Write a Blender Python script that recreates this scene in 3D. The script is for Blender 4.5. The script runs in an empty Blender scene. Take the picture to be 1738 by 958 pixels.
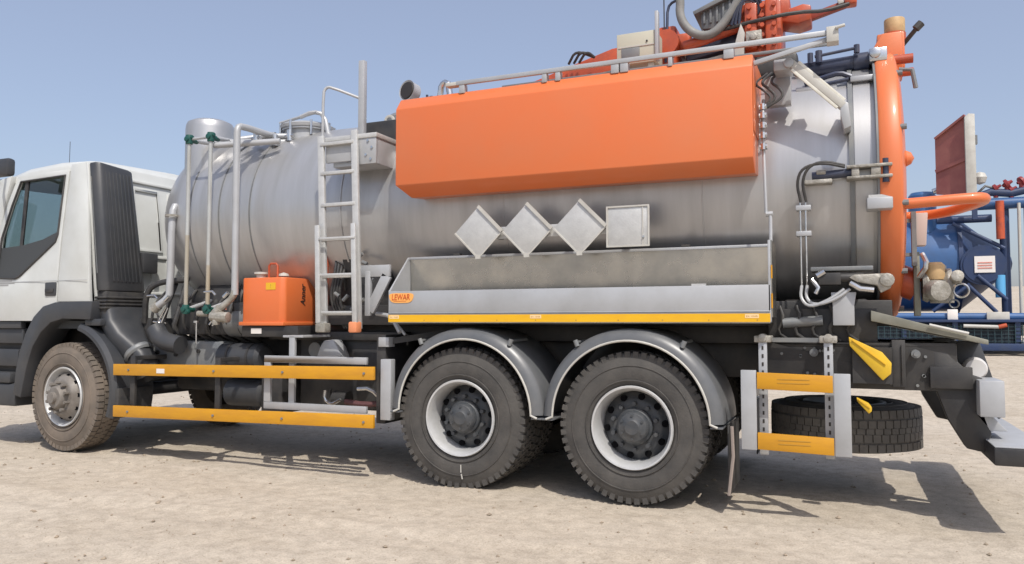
import bpy, bmesh, math, random
import numpy as np
from mathutils import Vector, Matrix

R = math.radians
random.seed(7)
sc = bpy.context.scene
col = sc.collection

# ------------------------------------------------------------------ camera
cam_d = bpy.data.cameras.new("camera")
cam = bpy.data.objects.new("camera", cam_d)
col.objects.link(cam)
yaw, pitch = 0.4060, 0.05137
cam.location = (0.0, -5.435, 1.310)
fwd = Vector((-math.sin(yaw) * math.cos(pitch), math.cos(yaw) * math.cos(pitch), math.sin(pitch)))
cam.rotation_euler = fwd.to_track_quat('-Z', 'Y').to_euler()
cam_d.sensor_width = 36.0
cam_d.lens = 36.0 * 1313.0 / 1738.0
cam_d.clip_start = 0.05
cam_d.clip_end = 5000.0
sc.camera = cam

# ------------------------------------------------------------------ sky, sun, exposure
SUN = Vector((0.28, -0.33, 0.60)).normalized()
elev = math.asin(SUN.z)
azim = math.atan2(SUN.x, SUN.y)          # clockwise from +Y
world = bpy.data.worlds.new("World")
sc.world = world
world.use_nodes = True
wn = world.node_tree
sky = wn.nodes.new("ShaderNodeTexSky")
sky.sky_type = 'NISHITA'
sky.sun_disc = False
sky.sun_elevation = elev
sky.sun_rotation = azim
sky.altitude = 0.0
sky.air_density = 1.0
sky.dust_density = 3.0
sky.ozone_density = 2.2
haze_mix = wn.nodes.new("ShaderNodeMix")            # even dusty veil over the whole sky
haze_mix.data_type = 'RGBA'
haze_mix.inputs[0].default_value = 0.5
wn.links.new(sky.outputs[0], haze_mix.inputs[6])
haze_mix.inputs[7].default_value = (1.62, 1.62, 1.92, 1)
wn.links.new(haze_mix.outputs[2], wn.nodes["Background"].inputs[0])
wn.nodes["Background"].inputs[1].default_value = 0.15
sun_d = bpy.data.lights.new("sun", 'SUN')
sun_d.energy = 2.25
sun_d.angle = R(0.6)
sun_d.color = (1.0, 0.955, 0.88)
sun = bpy.data.objects.new("sun", sun_d)
sun.rotation_euler = SUN.to_track_quat('Z', 'Y').to_euler()
sun.location = (3, -4, 12)
col.objects.link(sun)
sc.view_settings.view_transform = 'Standard'
sc.view_settings.look = 'None'
sc.view_settings.exposure = 0.64
sc.view_settings.gamma = 1.0


# ------------------------------------------------------------------ materials
def mat(name, color, rough=0.5, metal=0.0, c2=None, scale=6.0, mix=(0.35, 0.7), bump=0.0, bscale=40.0,
        coat=0.0, trans=0.0, spec=0.5, stretch=None, emit=None):
    m = bpy.data.materials.new(name)
    m.use_nodes = True
    nt = m.node_tree
    b = nt.nodes["Principled BSDF"]
    b.inputs["Base Color"].default_value = (*color, 1)
    b.inputs["Roughness"].default_value = rough
    b.inputs["Metallic"].default_value = metal
    b.inputs["Coat Weight"].default_value = coat
    b.inputs["Coat Roughness"].default_value = 0.12
    b.inputs["Transmission Weight"].default_value = trans
    b.inputs["Specular IOR Level"].default_value = spec
    tc = nt.nodes.new("ShaderNodeTexCoord")
    mp = nt.nodes.new("ShaderNodeMapping")
    nt.links.new(tc.outputs["Object"], mp.inputs[0])
    if stretch:
        mp.inputs["Scale"].default_value = stretch
    if c2:
        n = nt.nodes.new("ShaderNodeTexNoise")
        n.inputs["Scale"].default_value = scale
        n.inputs["Detail"].default_value = 7
        n.inputs["Roughness"].default_value = 0.6
        nt.links.new(mp.outputs[0], n.inputs["Vector"])
        r = nt.nodes.new("ShaderNodeValToRGB")
        r.color_ramp.elements[0].position = mix[0]
        r.color_ramp.elements[1].position = mix[1]
        r.color_ramp.elements[0].color = (*color, 1)
        r.color_ramp.elements[1].color = (*c2, 1)
        nt.links.new(n.outputs["Fac"], r.inputs[0])
        nt.links.new(r.outputs[0], b.inputs["Base Color"])
        mr = nt.nodes.new("ShaderNodeMapRange")
        mr.inputs["To Min"].default_value = max(0.02, rough - 0.07)
        mr.inputs["To Max"].default_value = min(1, rough + 0.12)
        nt.links.new(n.outputs["Fac"], mr.inputs["Value"])
        nt.links.new(mr.outputs[0], b.inputs["Roughness"])
    if bump:
        n2 = nt.nodes.new("ShaderNodeTexNoise")
        n2.inputs["Scale"].default_value = bscale
        n2.inputs["Detail"].default_value = 4
        nt.links.new(mp.outputs[0], n2.inputs["Vector"])
        bp = nt.nodes.new("ShaderNodeBump")
        bp.inputs["Strength"].default_value = bump
        bp.inputs["Distance"].default_value = 0.01
        nt.links.new(n2.outputs["Fac"], bp.inputs["Height"])
        nt.links.new(bp.outputs[0], b.inputs["Normal"])
    return m


M = {}
M['tank'] = mat('tank_silver_paint', (0.51, 0.51, 0.515), 0.36, 0.62, (0.40, 0.395, 0.39), 2.4, (0.32, 0.72), bump=0.02, bscale=3, stretch=(2.6, 0.45, 0.3))
M['white'] = mat('cab_white_paint', (0.60, 0.615, 0.60), 0.35, 0, (0.52, 0.53, 0.505), 2.5, coat=0.3)
M['orange'] = mat('orange_paint', (0.69, 0.158, 0.042), 0.42, 0, (0.64, 0.172, 0.058), 1.6, coat=0.25, bump=0.09, bscale=2.2)
M['orange_d'] = mat('crane_orange_paint', (0.52, 0.085, 0.022), 0.45, 0, (0.32, 0.06, 0.03), 7, coat=0.2, bump=0.1)
M['yellow'] = mat('yellow_reflective_tape', (0.60, 0.285, 0.010), 0.45, 0, (0.52, 0.24, 0.015), 5, stretch=(1, 1, 4))
M['silver'] = mat('grey_silver_paint', (0.43, 0.44, 0.455), 0.42, 0.2, (0.37, 0.375, 0.38), 5)
M['alu'] = mat('bare_aluminium', (0.57, 0.57, 0.555), 0.45, 0.3, (0.47, 0.47, 0.46), 14, bump=0.15, bscale=90)
M['galv'] = mat('galvanised_sheet', (0.58, 0.56, 0.51), 0.25, 0.95, (0.28, 0.28, 0.275), 1.6, bump=0.05, bscale=12)  # dark noise blotches put reflections into the sheet's colour
M['chrome'] = mat('bright_steel', (0.66, 0.66, 0.66), 0.22, 0.95, (0.5, 0.5, 0.5), 20)
M['black'] = mat('black_chassis_paint', (0.022, 0.022, 0.024), 0.5, 0, (0.055, 0.051, 0.047), 5, bump=0.1)
M['plastic'] = mat('dark_grey_plastic', (0.038, 0.041, 0.047), 0.42, 0, (0.06, 0.06, 0.062), 3, bump=0.06, bscale=160)
M['fender'] = mat('fender_grey_plastic', (0.10, 0.106, 0.114), 0.33, 0, (0.145, 0.146, 0.148), 4)
M['rubber'] = mat('hose_rubber', (0.03, 0.03, 0.033), 0.6, 0, (0.07, 0.066, 0.06), 12)
M['tyre'] = mat('tyre_rubber', (0.045, 0.043, 0.041), 0.72, 0, (0.10, 0.092, 0.083), 5, (0.3, 0.75), bump=0.25, bscale=60)
M['tyre_dust'] = mat('dusty_tyre_rubber', (0.11, 0.095, 0.08), 0.85, 0, (0.21, 0.17, 0.135), 4, (0.3, 0.7), bump=0.2, bscale=60)
M['rim'] = mat('rim_silver', (0.60, 0.605, 0.61), 0.36, 0.3, (0.50, 0.50, 0.49), 9)
M['rim_dust'] = mat('dusty_rim', (0.25, 0.23, 0.21), 0.6, 0.3, (0.16, 0.14, 0.12), 8)
M['hub'] = mat('hub_dark', (0.05, 0.056, 0.064), 0.5, 0.1, (0.085, 0.085, 0.085), 12, bump=0.2)
M['grey'] = mat('mid_grey_paint', (0.16, 0.17, 0.18), 0.45, 0.1, (0.22, 0.22, 0.21), 7, bump=0.1)
M['cast'] = mat('cast_aluminium', (0.42, 0.40, 0.36), 0.55, 0.4, (0.24, 0.225, 0.19), 18, bump=0.5, bscale=50)
M['olive'] = mat('sand_reflection_steel', (0.21, 0.205, 0.165), 0.5, 0.3, (0.30, 0.29, 0.24), 5)  # olive tint paints the sand's reflection into the steel colour
M['beige'] = mat('beige_enclosure_paint', (0.47, 0.46, 0.37), 0.5)
M['tan'] = mat('tan_beacon_cover', (0.56, 0.38, 0.19), 0.55, 0, (0.45, 0.30, 0.15), 20)
M['navy'] = mat('dark_navy_cylinder', (0.035, 0.045, 0.085), 0.35, 0.1, (0.06, 0.065, 0.09), 8)
M['green'] = mat('green_valve_paint', (0.010, 0.075, 0.062), 0.5)
M['sight'] = mat('sight_tube_resin', (0.34, 0.325, 0.285), 0.25, 0, (0.36, 0.29, 0.19), 2, stretch=(1, 1, .6))
M['sight_clear'] = mat('clear_sight_tube', (.46, .47, .46), .2, .2, (.38, .38, .36), 3)
M['glass'] = mat('tinted_glass', (0.50, 0.58, 0.57), 0.03, 0, trans=1.0)
M['blue'] = mat('blue_paint', (0.036, 0.115, 0.29), 0.4, 0, (0.036, 0.09, 0.21), 3, coat=0.2)
M['blue_d'] = mat('navy_blue_paint', (0.020, 0.042, 0.115), 0.45, 0, (0.03, 0.048, 0.10), 4)
M['blue_l'] = mat('light_blue_paint', (0.11, 0.38, 0.66), 0.45)
M['redpanel'] = mat('faded_maroon_panel', (0.25, 0.075, 0.07), 0.6, 0, (0.33, 0.12, 0.10), 2.5)
M['offwhite'] = mat('off_white_paint', (0.52, 0.51, 0.47), 0.5, 0, (0.43, 0.41, 0.37), 6)
M['label_w'] = mat('white_label', (0.74, 0.70, 0.66), 0.5)
M['label_y'] = mat('yellow_label', (0.72, 0.42, 0.02), 0.5)
M['badge'] = mat('pale_orange_badge', (0.86, 0.40, 0.10), 0.5)
M['ink_r'] = mat('red_brown_ink', (0.50, 0.075, 0.02), 0.5)
M['ink_k'] = mat('black_ink', (0.03, 0.025, 0.022), 0.5)
M['void'] = mat('dark_opening', (0.008, 0.008, 0.009), 1.0, spec=0.0)
M['ink_g'] = mat('grey_ink', (0.33, 0.33, 0.33), 0.6)
M['ink_t'] = mat('brown_stamp_ink', (0.45, 0.25, 0.04), 0.6)
M['chock'] = mat('chock_yellow', (.70, .45, .02), .5, 0, (.62, .38, .03), 9)
M['arm_white'] = mat('white_arm_paint', (.74, .72, .64), .35, 0, (.6, .58, .5), 12)
M['stripe_y'] = mat('bright_yellow_tape', (.78, .44, .010), .4, 0, (.72, .38, .012), 6, stretch=(1, 1, 3))
M['tyre_old'] = mat('sun_bleached_tyre', (.085, .080, .074), .8, 0, (.16, .148, .13), 5, (.3, .7), bump=.25, bscale=60)
M['lamp_o'] = mat('orange_reflector', (0.85, 0.22, 0.02), 0.3)
M['lamp_w'] = mat('clear_lamp_lens', (0.62, 0.60, 0.58), 0.25)
M['darkint'] = mat('cab_trim', (0.05, 0.055, 0.06), 0.8)


# ------------------------------------------------------------------ mesh builder
# sets of pieces too small in the picture to be told apart
SMALL = {'bolt_set', 'pipe_fittings', 'latch_fittings', 'platform_bolts', 'slots', 'linkage_rods', 'hose_fittings', 'rivet_set', 'top_valves', 'box_bolts', 'clamp', 'label_print', 'red_valve_wheels', 'mesh_fence'}


class MB:
    def __init__(s):
        s.v, s.f = [], []

    def add(s, vs, fs):
        o = len(s.v)
        s.v += [tuple(p) for p in vs]
        s.f += [tuple(i + o for i in f) for f in fs]
        return s

    def box(s, x0, x1, y0, y1, z0, z1):
        vs = [(x, y, z) for x in (x0, x1) for y in (y0, y1) for z in (z0, z1)]
        return s.add(vs, [(0, 1, 3, 2), (4, 6, 7, 5), (0, 4, 5, 1), (2, 3, 7, 6), (0, 2, 6, 4), (1, 5, 7, 3)])

    def beam(s, p0, p1, w, h, up=(0, 0, 1)):
        p0, p1, up = Vector(p0), Vector(p1), Vector(up)
        d = (p1 - p0).normalized()
        a = d.cross(up).normalized() * w / 2
        b = a.cross(d).normalized() * h / 2
        vs = [p + i * a + j * b for p in (p0, p1) for i in (-1, 1) for j in (-1, 1)]
        return s.add(vs, [(0, 1, 3, 2), (4, 6, 7, 5), (0, 4, 5, 1), (2, 3, 7, 6), (0, 2, 6, 4), (1, 5, 7, 3)])

    def prism(s, poly, axis, a, b):
        """poly: 2-D points; axis 'y': (x,z), 'x': (y,z), 'z': (x,y)"""
        n = len(poly)
        def P(p, t):
            return {'y': (p[0], t, p[1]), 'x': (t, p[0], p[1]), 'z': (p[0], p[1], t)}[axis]
        vs = [P(p, a) for p in poly] + [P(p, b) for p in poly]
        fs = [tuple(range(n)), tuple(range(2 * n - 1, n - 1, -1))]
        fs += [(i, i + n, (i + 1) % n + n, (i + 1) % n) for i in range(n)]
        return s.add(vs, fs)

    def tube(s, pts, r, seg=12, cap=True, r_end=None, smooth=0):
        pts = [Vector(p) for p in pts]
        for _ in range(smooth):          # corner cutting
            q = [pts[0]]
            for a, b in zip(pts[:-1], pts[1:]):
                q += [a.lerp(b, .25), a.lerp(b, .75)]
            pts = q + [pts[-1]]
        n = len(pts)
        ref = None
        rings = []
        for i, p in enumerate(pts):
            t = (pts[min(i + 1, n - 1)] - pts[max(i - 1, 0)])
            if t.length < 1e-9:
                t = Vector((0, 0, 1))
            t.normalize()
            if ref is None:
                ref = t.orthogonal().normalized()
            ref = (ref - t * ref.dot(t))
            if ref.length < 1e-6:
                ref = t.orthogonal()
            ref.normalize()
            bi = t.cross(ref)
            rr = r if r_end is None else r + (r_end - r) * i / (n - 1)
            rings.append([p + (ref * math.cos(2 * math.pi * k / seg) + bi * math.sin(2 * math.pi * k / seg)) * rr for k in range(seg)])
        vs = [q for rg in rings for q in rg]
        fs = []
        for i in range(n - 1):
            for k in range(seg):
                k2 = (k + 1) % seg
                fs.append((i * seg + k, i * seg + k2, (i + 1) * seg + k2, (i + 1) * seg + k))
        if cap:
            fs.append(tuple(range(seg - 1, -1, -1)))
            fs.append(tuple((n - 1) * seg + k for k in range(seg)))
        return s.add(vs, fs)

    def cyl(s, p0, p1, r, seg=20, r2=None):
        return s.tube([p0, p1], r, seg, True, r2)

    def lathe(s, prof, org, axis, seg=48, a0=0.0, a1=None, closed=False):
        """prof: (distance along axis, radius)"""
        org, ax = Vector(org), Vector(axis).normalized()
        u = Vector((0, 0, 1)) if abs(ax.z) < .9 else Vector((1, 0, 0))
        u = (u - ax * u.dot(ax)).normalized()
        w = ax.cross(u)
        full = a1 is None
        a1 = a0 + 2 * math.pi if full else a1
        m = seg if full else seg + 1
        vs = []
        for d, r in prof:
            for k in range(m):
                t = a0 + (a1 - a0) * k / seg
                vs.append(org + ax * d + (u * math.cos(t) + w * math.sin(t)) * r)
        fs = []
        L = len(prof)
        for i in range(L if closed else L - 1):
            i2 = (i + 1) % L
            for k in range(seg):
                k2 = (k + 1) % m
                fs.append((i * m + k, i * m + k2, i2 * m + k2, i2 * m + k))
        return s.add(vs, fs)

    def build(s, name, m, parent=None, bevel=0.0, smooth=35, origin=None, seg=2):
        me = bpy.data.meshes.new(name)
        o = Vector(origin) if origin is not None else (Vector(parent['_o']) if parent is not None and '_o' in parent else Vector((0, 0, 0)))
        me.from_pydata([tuple(Vector(p) - o) for p in s.v], [], s.f)
        bm = bmesh.new()
        bm.from_mesh(me)
        bmesh.ops.remove_doubles(bm, verts=bm.verts, dist=1e-5)
        bmesh.ops.recalc_face_normals(bm, faces=bm.faces)
        if bevel:
            es = [e for e in bm.edges if len(e.link_faces) == 2 and e.calc_face_angle(0) > R(28)]
            bmesh.ops.bevel(bm, geom=es, offset=bevel, segments=seg, profile=.5, affect='EDGES', clamp_overlap=True)
        bm.to_mesh(me)
        bm.free()
        for p in me.polygons:
            p.use_smooth = True
        me.set_sharp_from_angle(angle=R(smooth))
        me.materials.append(m)
        ob = bpy.data.objects.new(name, me)
        col.objects.link(ob)
        ob['_o'] = tuple(o)
        if name in SMALL:
            ob['kind'] = 'stuff'
        if parent is not None:
            ob.parent = parent
            ob.location = o - Vector(parent['_o'])
        else:
            ob.location = o
        return ob


def thing(name, label, cat, loc, group=None):
    o = bpy.data.objects.new(name, None)
    o.empty_display_size = 0.3
    col.objects.link(o)
    o.location = loc
    o['_o'] = tuple(loc)
    o['label'] = label
    o['category'] = cat
    if group:
        o['group'] = group
    return o


def text(body, name, m, parent, loc, rot, size, shear=0.0, width=None, extrude=0.0015):
    c = bpy.data.curves.new(name, 'FONT')
    c.body = body
    c.size = size
    c.shear = shear
    c.extrude = extrude
    c.align_x = 'CENTER'
    c.align_y = 'CENTER'
    c.offset = 0.001 if size > .08 else 0
    tmp = bpy.data.objects.new(name + '_tmp', c)
    col.objects.link(tmp)
    dg = bpy.context.evaluated_depsgraph_get()
    me = bpy.data.meshes.new_from_object(tmp.evaluated_get(dg))
    bpy.data.objects.remove(tmp)
    xs = [v.co.x for v in me.vertices]
    w = max(xs) - min(xs)
    sx = width / w if width else 1
    mt = Matrix.Diagonal((sx, 1, 1, 1))
    rotm = Matrix([Vector(r) for r in rot]).transposed().to_4x4()   # columns: text x, text y, normal
    o = Vector(parent['_o'])
    me.transform(Matrix.Translation(Vector(loc) - o) @ rotm @ mt)
    me.materials.clear()
    me.materials.append(m)
    ob = bpy.data.objects.new(name, me)
    col.objects.link(ob)
    ob.parent = parent
    ob['_o'] = tuple(o)
    return ob


NEAR = ((1, 0, 0), (0, 0, 1), (0, -1, 0))      # text plane facing the camera side

# ------------------------------------------------------------------ ground
def ground_h(X, Y):
    s1 = np.clip((Y - 4.5) / 12.0, 0, 1); s1 = s1 * s1 * (3 - 2 * s1)
    h = .70 * s1
    s2 = np.clip((Y - 24) / 40.0, 0, 1); s2 = s2 * s2 * (3 - 2 * s2)
    h = h + 3.0 * s2
    h = h + 6.3 * np.exp(-(((X + 62) / 30) ** 2 + ((Y - 42) / 16) ** 2))
    n = 0.010 * np.sin(X * 1.9 + 1.3 * np.sin(Y * 1.1)) * np.cos(Y * 1.6 + .4 * np.sin(X * 2.3))
    n += 0.006 * np.sin(X * 5.3 + Y * 2.1) * np.sin(Y * 6.1 - X * 1.7)
    n += 0.0035 * np.sin(X * 13.1 + 2 * np.sin(Y * 7)) * np.sin(Y * 15.7 + 2 * np.sin(X * 6))
    n += 0.002 * np.sin(X * 31 + 3 * np.sin(Y * 11)) * np.sin(Y * 29 + 3 * np.sin(X * 13))
    for off, ang in ((-1.35, .05), (-3.25, .05), (-2.5, -.16), (-4.4, -.16)):      # old tyre tracks
        d = (Y - off - ang * (X + 3)) / .17
        lug = .5 + .5 * np.sign(np.sin(X * 34 + np.sign(d) * 2))
        n = n - np.where(np.abs(d) < 1, (.007 + .005 * lug) * (1 - d ** 4), 0) + .008 * np.exp(-((np.abs(d) - 1.25) / .22) ** 2)
    n += 0.25 * s2 * np.sin(X * .16 + np.sin(Y * .1)) 
    return h + n - 0.004


def geo(a, b, n, k):
    t = np.linspace(0, 1, n) ** k
    return a + (b - a) * t


xs = np.concatenate([-geo(12, 1500, 60, 4)[::-1], np.arange(-11.95, 5, .055), geo(5, 1500, 60, 4)])
ys = np.concatenate([-geo(5.2, 400, 24, 4)[::-1], np.arange(-5.15, 4, .055), geo(4, 2500, 110, 4)])
GX, GY = np.meshgrid(xs, ys)
GZ = ground_h(GX, GY)
rng = np.random.default_rng(3)
near_m = (GX > -12) & (GX < 5) & (GY > -5.2) & (GY < 4)
GZ = GZ + near_m * rng.normal(0, .0016, GX.shape)
nx, ny = len(xs), len(ys)
co = np.stack([GX, GY, GZ], -1).reshape(-1, 3)
idx = np.arange(nx * ny).reshape(ny, nx)
q = np.stack([idx[:-1, :-1], idx[:-1, 1:], idx[1:, 1:], idx[1:, :-1]], -1).reshape(-1, 4)
gm = bpy.data.meshes.new("ground")
gm.vertices.add(len(co)); gm.vertices.foreach_set("co", co.ravel())
gm.loops.add(q.size); gm.loops.foreach_set("vertex_index", q.ravel())
gm.polygons.add(len(q)); gm.polygons.foreach_set("loop_start", np.arange(0, q.size, 4)); gm.polygons.foreach_set("loop_total", np.full(len(q), 4))
gm.update(); gm.validate()
gm.polygons.foreach_set("use_smooth", np.ones(len(q), bool))
ground = bpy.data.objects.new("ground", gm)
col.objects.link(ground)
ground['kind'] = 'structure'
ground['label'] = 'pale dry sandy ground rising towards low dunes'


def sand_material():
    m = bpy.data.materials.new('sand')
    m.use_nodes = True
    nt = m.node_tree
    b = nt.nodes["Principled BSDF"]
    b.inputs["Roughness"].default_value = 0.95
    b.inputs["Specular IOR Level"].default_value = 0.15
    tc = nt.nodes.new("ShaderNodeTexCoord")
    def noise(scale, detail=6, rough=.6, st=None):
        n = nt.nodes.new("ShaderNodeTexNoise")
        n.inputs["Scale"].default_value = scale
        n.inputs["Detail"].default_value = detail
        n.inputs["Roughness"].default_value = rough
        if st:
            mp = nt.nodes.new("ShaderNodeMapping")
            mp.inputs["Scale"].default_value = st
            mp.inputs["Rotation"].default_value = (0, 0, R(8))
            nt.links.new(tc.outputs["Object"], mp.inputs[0])
            nt.links.new(mp.outputs[0], n.inputs["Vector"])
        else:
            nt.links.new(tc.outputs["Object"], n.inputs["Vector"])
        return n.outputs["Fac"]
    def ramp(fac, p0, c0, p1, c1):
        r = nt.nodes.new("ShaderNodeValToRGB")
        r.color_ramp.elements[0].position = p0; r.color_ramp.elements[0].color = (*c0, 1)
        r.color_ramp.elements[1].position = p1; r.color_ramp.elements[1].color = (*c1, 1)
        nt.links.new(fac, r.inputs[0])
        return r.outputs[0]
    def mul(a, bb, f=1.0):
        x = nt.nodes.new("ShaderNodeMix"); x.data_type = 'RGBA'; x.blend_type = 'MULTIPLY'
        x.inputs[0].default_value = f
        nt.links.new(a, x.inputs[6]); nt.links.new(bb, x.inputs[7])
        return x.outputs[2]
    base = ramp(noise(.55, 8, .62, (1, 2.2, 1)), .35, (0.475, 0.415, 0.335), .68, (0.54, 0.482, 0.402))
    c = mul(base, ramp(noise(9, 8, .75), .34, (.76, .745, .73), .60, (1.04, 1.03, 1.02)))
    c = mul(c, ramp(noise(90, 3, .7), .36, (.76, .745, .73), .54, (1.05, 1.05, 1.05)), .8)
    c = mul(c, ramp(noise(2.6, 5, .7, (1, 3, 1)), .62, (1, 1, 1), .78, (.84, .82, .80)))
    nt.links.new(c, b.inputs["Base Color"])
    bp = nt.nodes.new("ShaderNodeBump"); bp.inputs["Strength"].default_value = .45; bp.inputs["Distance"].default_value = .012
    ad = nt.nodes.new("ShaderNodeMath"); ad.operation = 'ADD'
    nt.links.new(noise(38, 6, .7), ad.inputs[0]); nt.links.new(noise(6, 5, .6), ad.inputs[1])
    nt.links.new(ad.outputs[0], bp.inputs["Height"])
    nt.links.new(bp.outputs[0], b.inputs["Normal"])
    return m


gm.materials.append(sand_material())

# loose stones and clods on the sand: nobody could count them
st = MB()
for i in range(4200):
    x = random.uniform(-12, 4.5)
    y = random.uniform(-4.2, 6) if random.random() < .8 else random.uniform(-3, 1)
    r = 0.004 + 0.016 * random.random() ** 5
    z = float(ground_h(np.float64(x), np.float64(y))) + r * .25
    a = random.random() * 6.28
    vs = []
    for k, (px, py, pz) in enumerate([(1, 0, 0), (-1, 0, 0), (0, 1, 0), (0, -1, 0), (0, 0, .7), (0, 0, -.7)]):
        j = random.uniform(.7, 1.2) * r
        vs.append((x + (px * math.cos(a) - py * math.sin(a)) * j, y + (px * math.sin(a) + py * math.cos(a)) * j, z + pz * j))
    st.add(vs, [(0, 2, 4), (2, 1, 4), (1, 3, 4), (3, 0, 4), (2, 0, 5), (1, 2, 5), (3, 1, 5), (0, 3, 5)])
stones = st.build('gravel', mat('small_stones', (0.36, 0.29, 0.215), .9, 0, (0.24, 0.20, 0.15), 1.5), smooth=10)
stones['kind'] = 'stuff'
stones['label'] = 'small loose stones scattered over the sand'
stones['category'] = 'gravel'

# =================================================================== THE TRUCK
YC = 1.25
T = thing('vacuum_truck', 'three axle vacuum tanker truck with white cab, silver tank and long orange side box', 'truck', (-3.2, YC, 0))

# ---------------- chassis
for y0, y1 in ((0.83, 0.91), (1.59, 1.67)):
    MB().box(-8.3, 0.70, y0, y1, 0.88, 1.14).build('chassis_rail', M['black'], T, .006)
for x in (-7.9, -6.2, -4.6, -3.3, -2.07, -0.9, 0.3):
    MB().box(x - .05, x + .05, 0.91, 1.59, 0.92, 1.10).build('cross_member', M['black'], T, .006)
MB().box(-5.9, 0.15, 0.66, 1.84, 1.145, 1.28).box(-4.5, 0.30, 0.45, 2.05, 1.28, 1.46).build('subframe', M['black'], T, .01)
for s in (0, 1):
    a, b = (0.30, 0.83) if s == 0 else (1.67, 2.2)
    MB().box(-0.52, 0.66, a, a + .03 if s == 0 else b, 0.86, 1.17).box(-.52, .66, a, b, 1.14, 1.17).build('rear_side_plate', M['black'], T, .006)
pl = MB()
for i in range(26):
    x = random.uniform(-.45, .62); z = random.choice((.9, .96, 1.08, 1.12)) + random.uniform(-.01, .01)
    pl.cyl((x, .285, z), (x, .302, z), .010, 8)
pl.build('bolt_set', M['grey'], T)
for x in (-.20, .10, .42):
    MB().cyl((x, .25, 1.10), (x, .30, 1.10), .028, 12).cyl((x, .22, 1.10), (x, .25, 1.10), .015, 8).build('pin', M['grey'], T)
MB().box(.28, .36, .27, .298, .88, 1.19).box(.335, .345, .255, .27, .9, 1.16).build('stiffener_bracket', M['black'], T, .004)

# axles and springs
for x in (-7.32, -2.80, -1.44):
    MB().cyl((x, .35, .55), (x, 2.15, .55), .075, 16).build('axle', M['black'], T)
for x in (-2.80, -1.44):
    MB().lathe([(-.28, .06), (-.2, .2), (0, .26), (.2, .2), (.28, .06)], (x, YC, .57), (0, 1, 0), 20).build('differential', M['black'], T)
for y in (.78, 1.72):
    MB().prism([(-3.0, .70), (-2.07, .92), (-1.1, .70), (-1.1, .62), (-2.07, .78), (-3.0, .62)], 'y', y - .045, y + .045).build('leaf_spring', M['black'], T, .004)
    MB().prism([(-7.95, .82), (-7.25, .66), (-6.5, .82), (-6.5, .77), (-7.25, .60), (-7.95, .77)], 'y', y - .045, y + .045).build('leaf_spring', M['black'], T, .004)
MB().cyl((-6.0, YC, .78), (-3.0, YC, .62), .06, 14).build('drive_shaft', M['black'], T)


# ---------------- wheels
def tyre_mesh(rad, width, lug, flat=0.0):
    """outer sidewall at y = 0, inner at y = width; axis along y, centre at origin"""
    rr = rad
    prof = [(.035, .292), (.012, .315), (.000, .36), (-.004, .42), (.004, .47), (.020, rr - .045), (.032, rr - .018),
            (.05, rr - .012), (width - .05, rr - .012), (width - .032, rr - .018), (width - .02, rr - .045),
            (width + .004, .44), (width, .36), (width - .03, .292)]
    m = MB()
    m.lathe(prof, (0, 0, 0), (0, 1, 0), 72, closed=True)
    # raised rings on the sidewall
    for r0 in (.335, .44):
        m.lathe([(.0 if r0 < .4 else -.001, r0), (-.006, r0 + .002), (-.006, r0 + .006), (.0, r0 + .009)], (0, 0, 0), (0, 1, 0), 72)
    n = 54
    for k in range(n):
        a = 2 * math.pi * (k + .5) / n
        ca, sa = math.cos(a), math.sin(a)
        rows = ((.018, .075, 0), (.09, .145, .5), (width - .145, width - .09, 0), (width - .075, width - .018, .5), (width / 2 - .02, width / 2 + .02, .25))
        for (y0, y1, off) in rows:
            aa = a + off * 2 * math.pi / n
            ha = math.pi / n * lug
            vs = []
            for (yy, r0, r1) in ((y0, rr - .05 if y0 < .03 or y1 > width - .03 else rr - .02, rr), (y1, rr - .02, rr)):
                for t in (-ha, ha):
                    for r_ in (r0, r1 if not (yy == y0 and y0 < .03) else rr - .006):
                        vs.append((math.sin(aa + t) * r_, yy, math.cos(aa + t) * r_))
            m.add(vs, [(0, 1, 3, 2), (4, 6, 7, 5), (0, 4, 5, 1), (2, 3, 7, 6), (0, 2, 6, 4), (1, 5, 7, 3)])
    return m


def place(m, cx, cy, cz, rz=0.0, flip=False, tip=False):
    out = MB()
    c, s = math.cos(rz), math.sin(rz)
    for (x, y, z) in m.v:
        if flip:
            y = -y
        if tip:                      # lay the wheel down, outer face upwards
            x, y, z = x, -z, -y
        out.v.append((cx + x * c - y * s, cy + x * s + y * c, cz + z))
    out.f = list(m.f)
    return out


def rear_disc():
    rim = MB().lathe([(.036, .293), (.004, .302), (-.006, .296), (-.004, .284), (.02, .272), (.05, .262), (.12, .255), (.17, .252), (.24, .25), (.24, .262), (.1, .29)], (0, 0, 0), (0, 1, 0), 56)
    disc = MB().lathe([(.175, .254), (.165, .235), (.14, .205), (.125, .19), (.12, .15), (.12, .10), (.13, .0)], (0, 0, 0), (0, 1, 0), 48)
    hole = MB()
    for k in range(10):
        a = 2 * math.pi * k / 10 + .2
        c = Vector((math.sin(a) * .213, .138, math.cos(a) * .213))
        hole.cyl(c + Vector((0, .02, 0)), c + Vector((math.sin(a) * .004, -.012, math.cos(a) * .004)), .024, 14)
    hub = MB().lathe([(.13, .135), (.085, .132), (.07, .118), (.035, .112), (.02, .10), (.012, .06), (.004, .05), (.004, .0)], (0, 0, 0), (0, 1, 0), 40)
    for k in range(10):
        a = 2 * math.pi * k / 10
        c = Vector((math.sin(a) * .165, .12, math.cos(a) * .165))
        hub.cyl(c, c + Vector((0, -.045, 0)), .016, 6)
    for k in range(6):
        a = 2 * math.pi * k / 6
        c = Vector((math.sin(a) * .085, .02, math.cos(a) * .085))
        hub.cyl(c, c + Vector((0, -.012, 0)), .009, 6)
    return rim, disc, hole, hub


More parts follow.
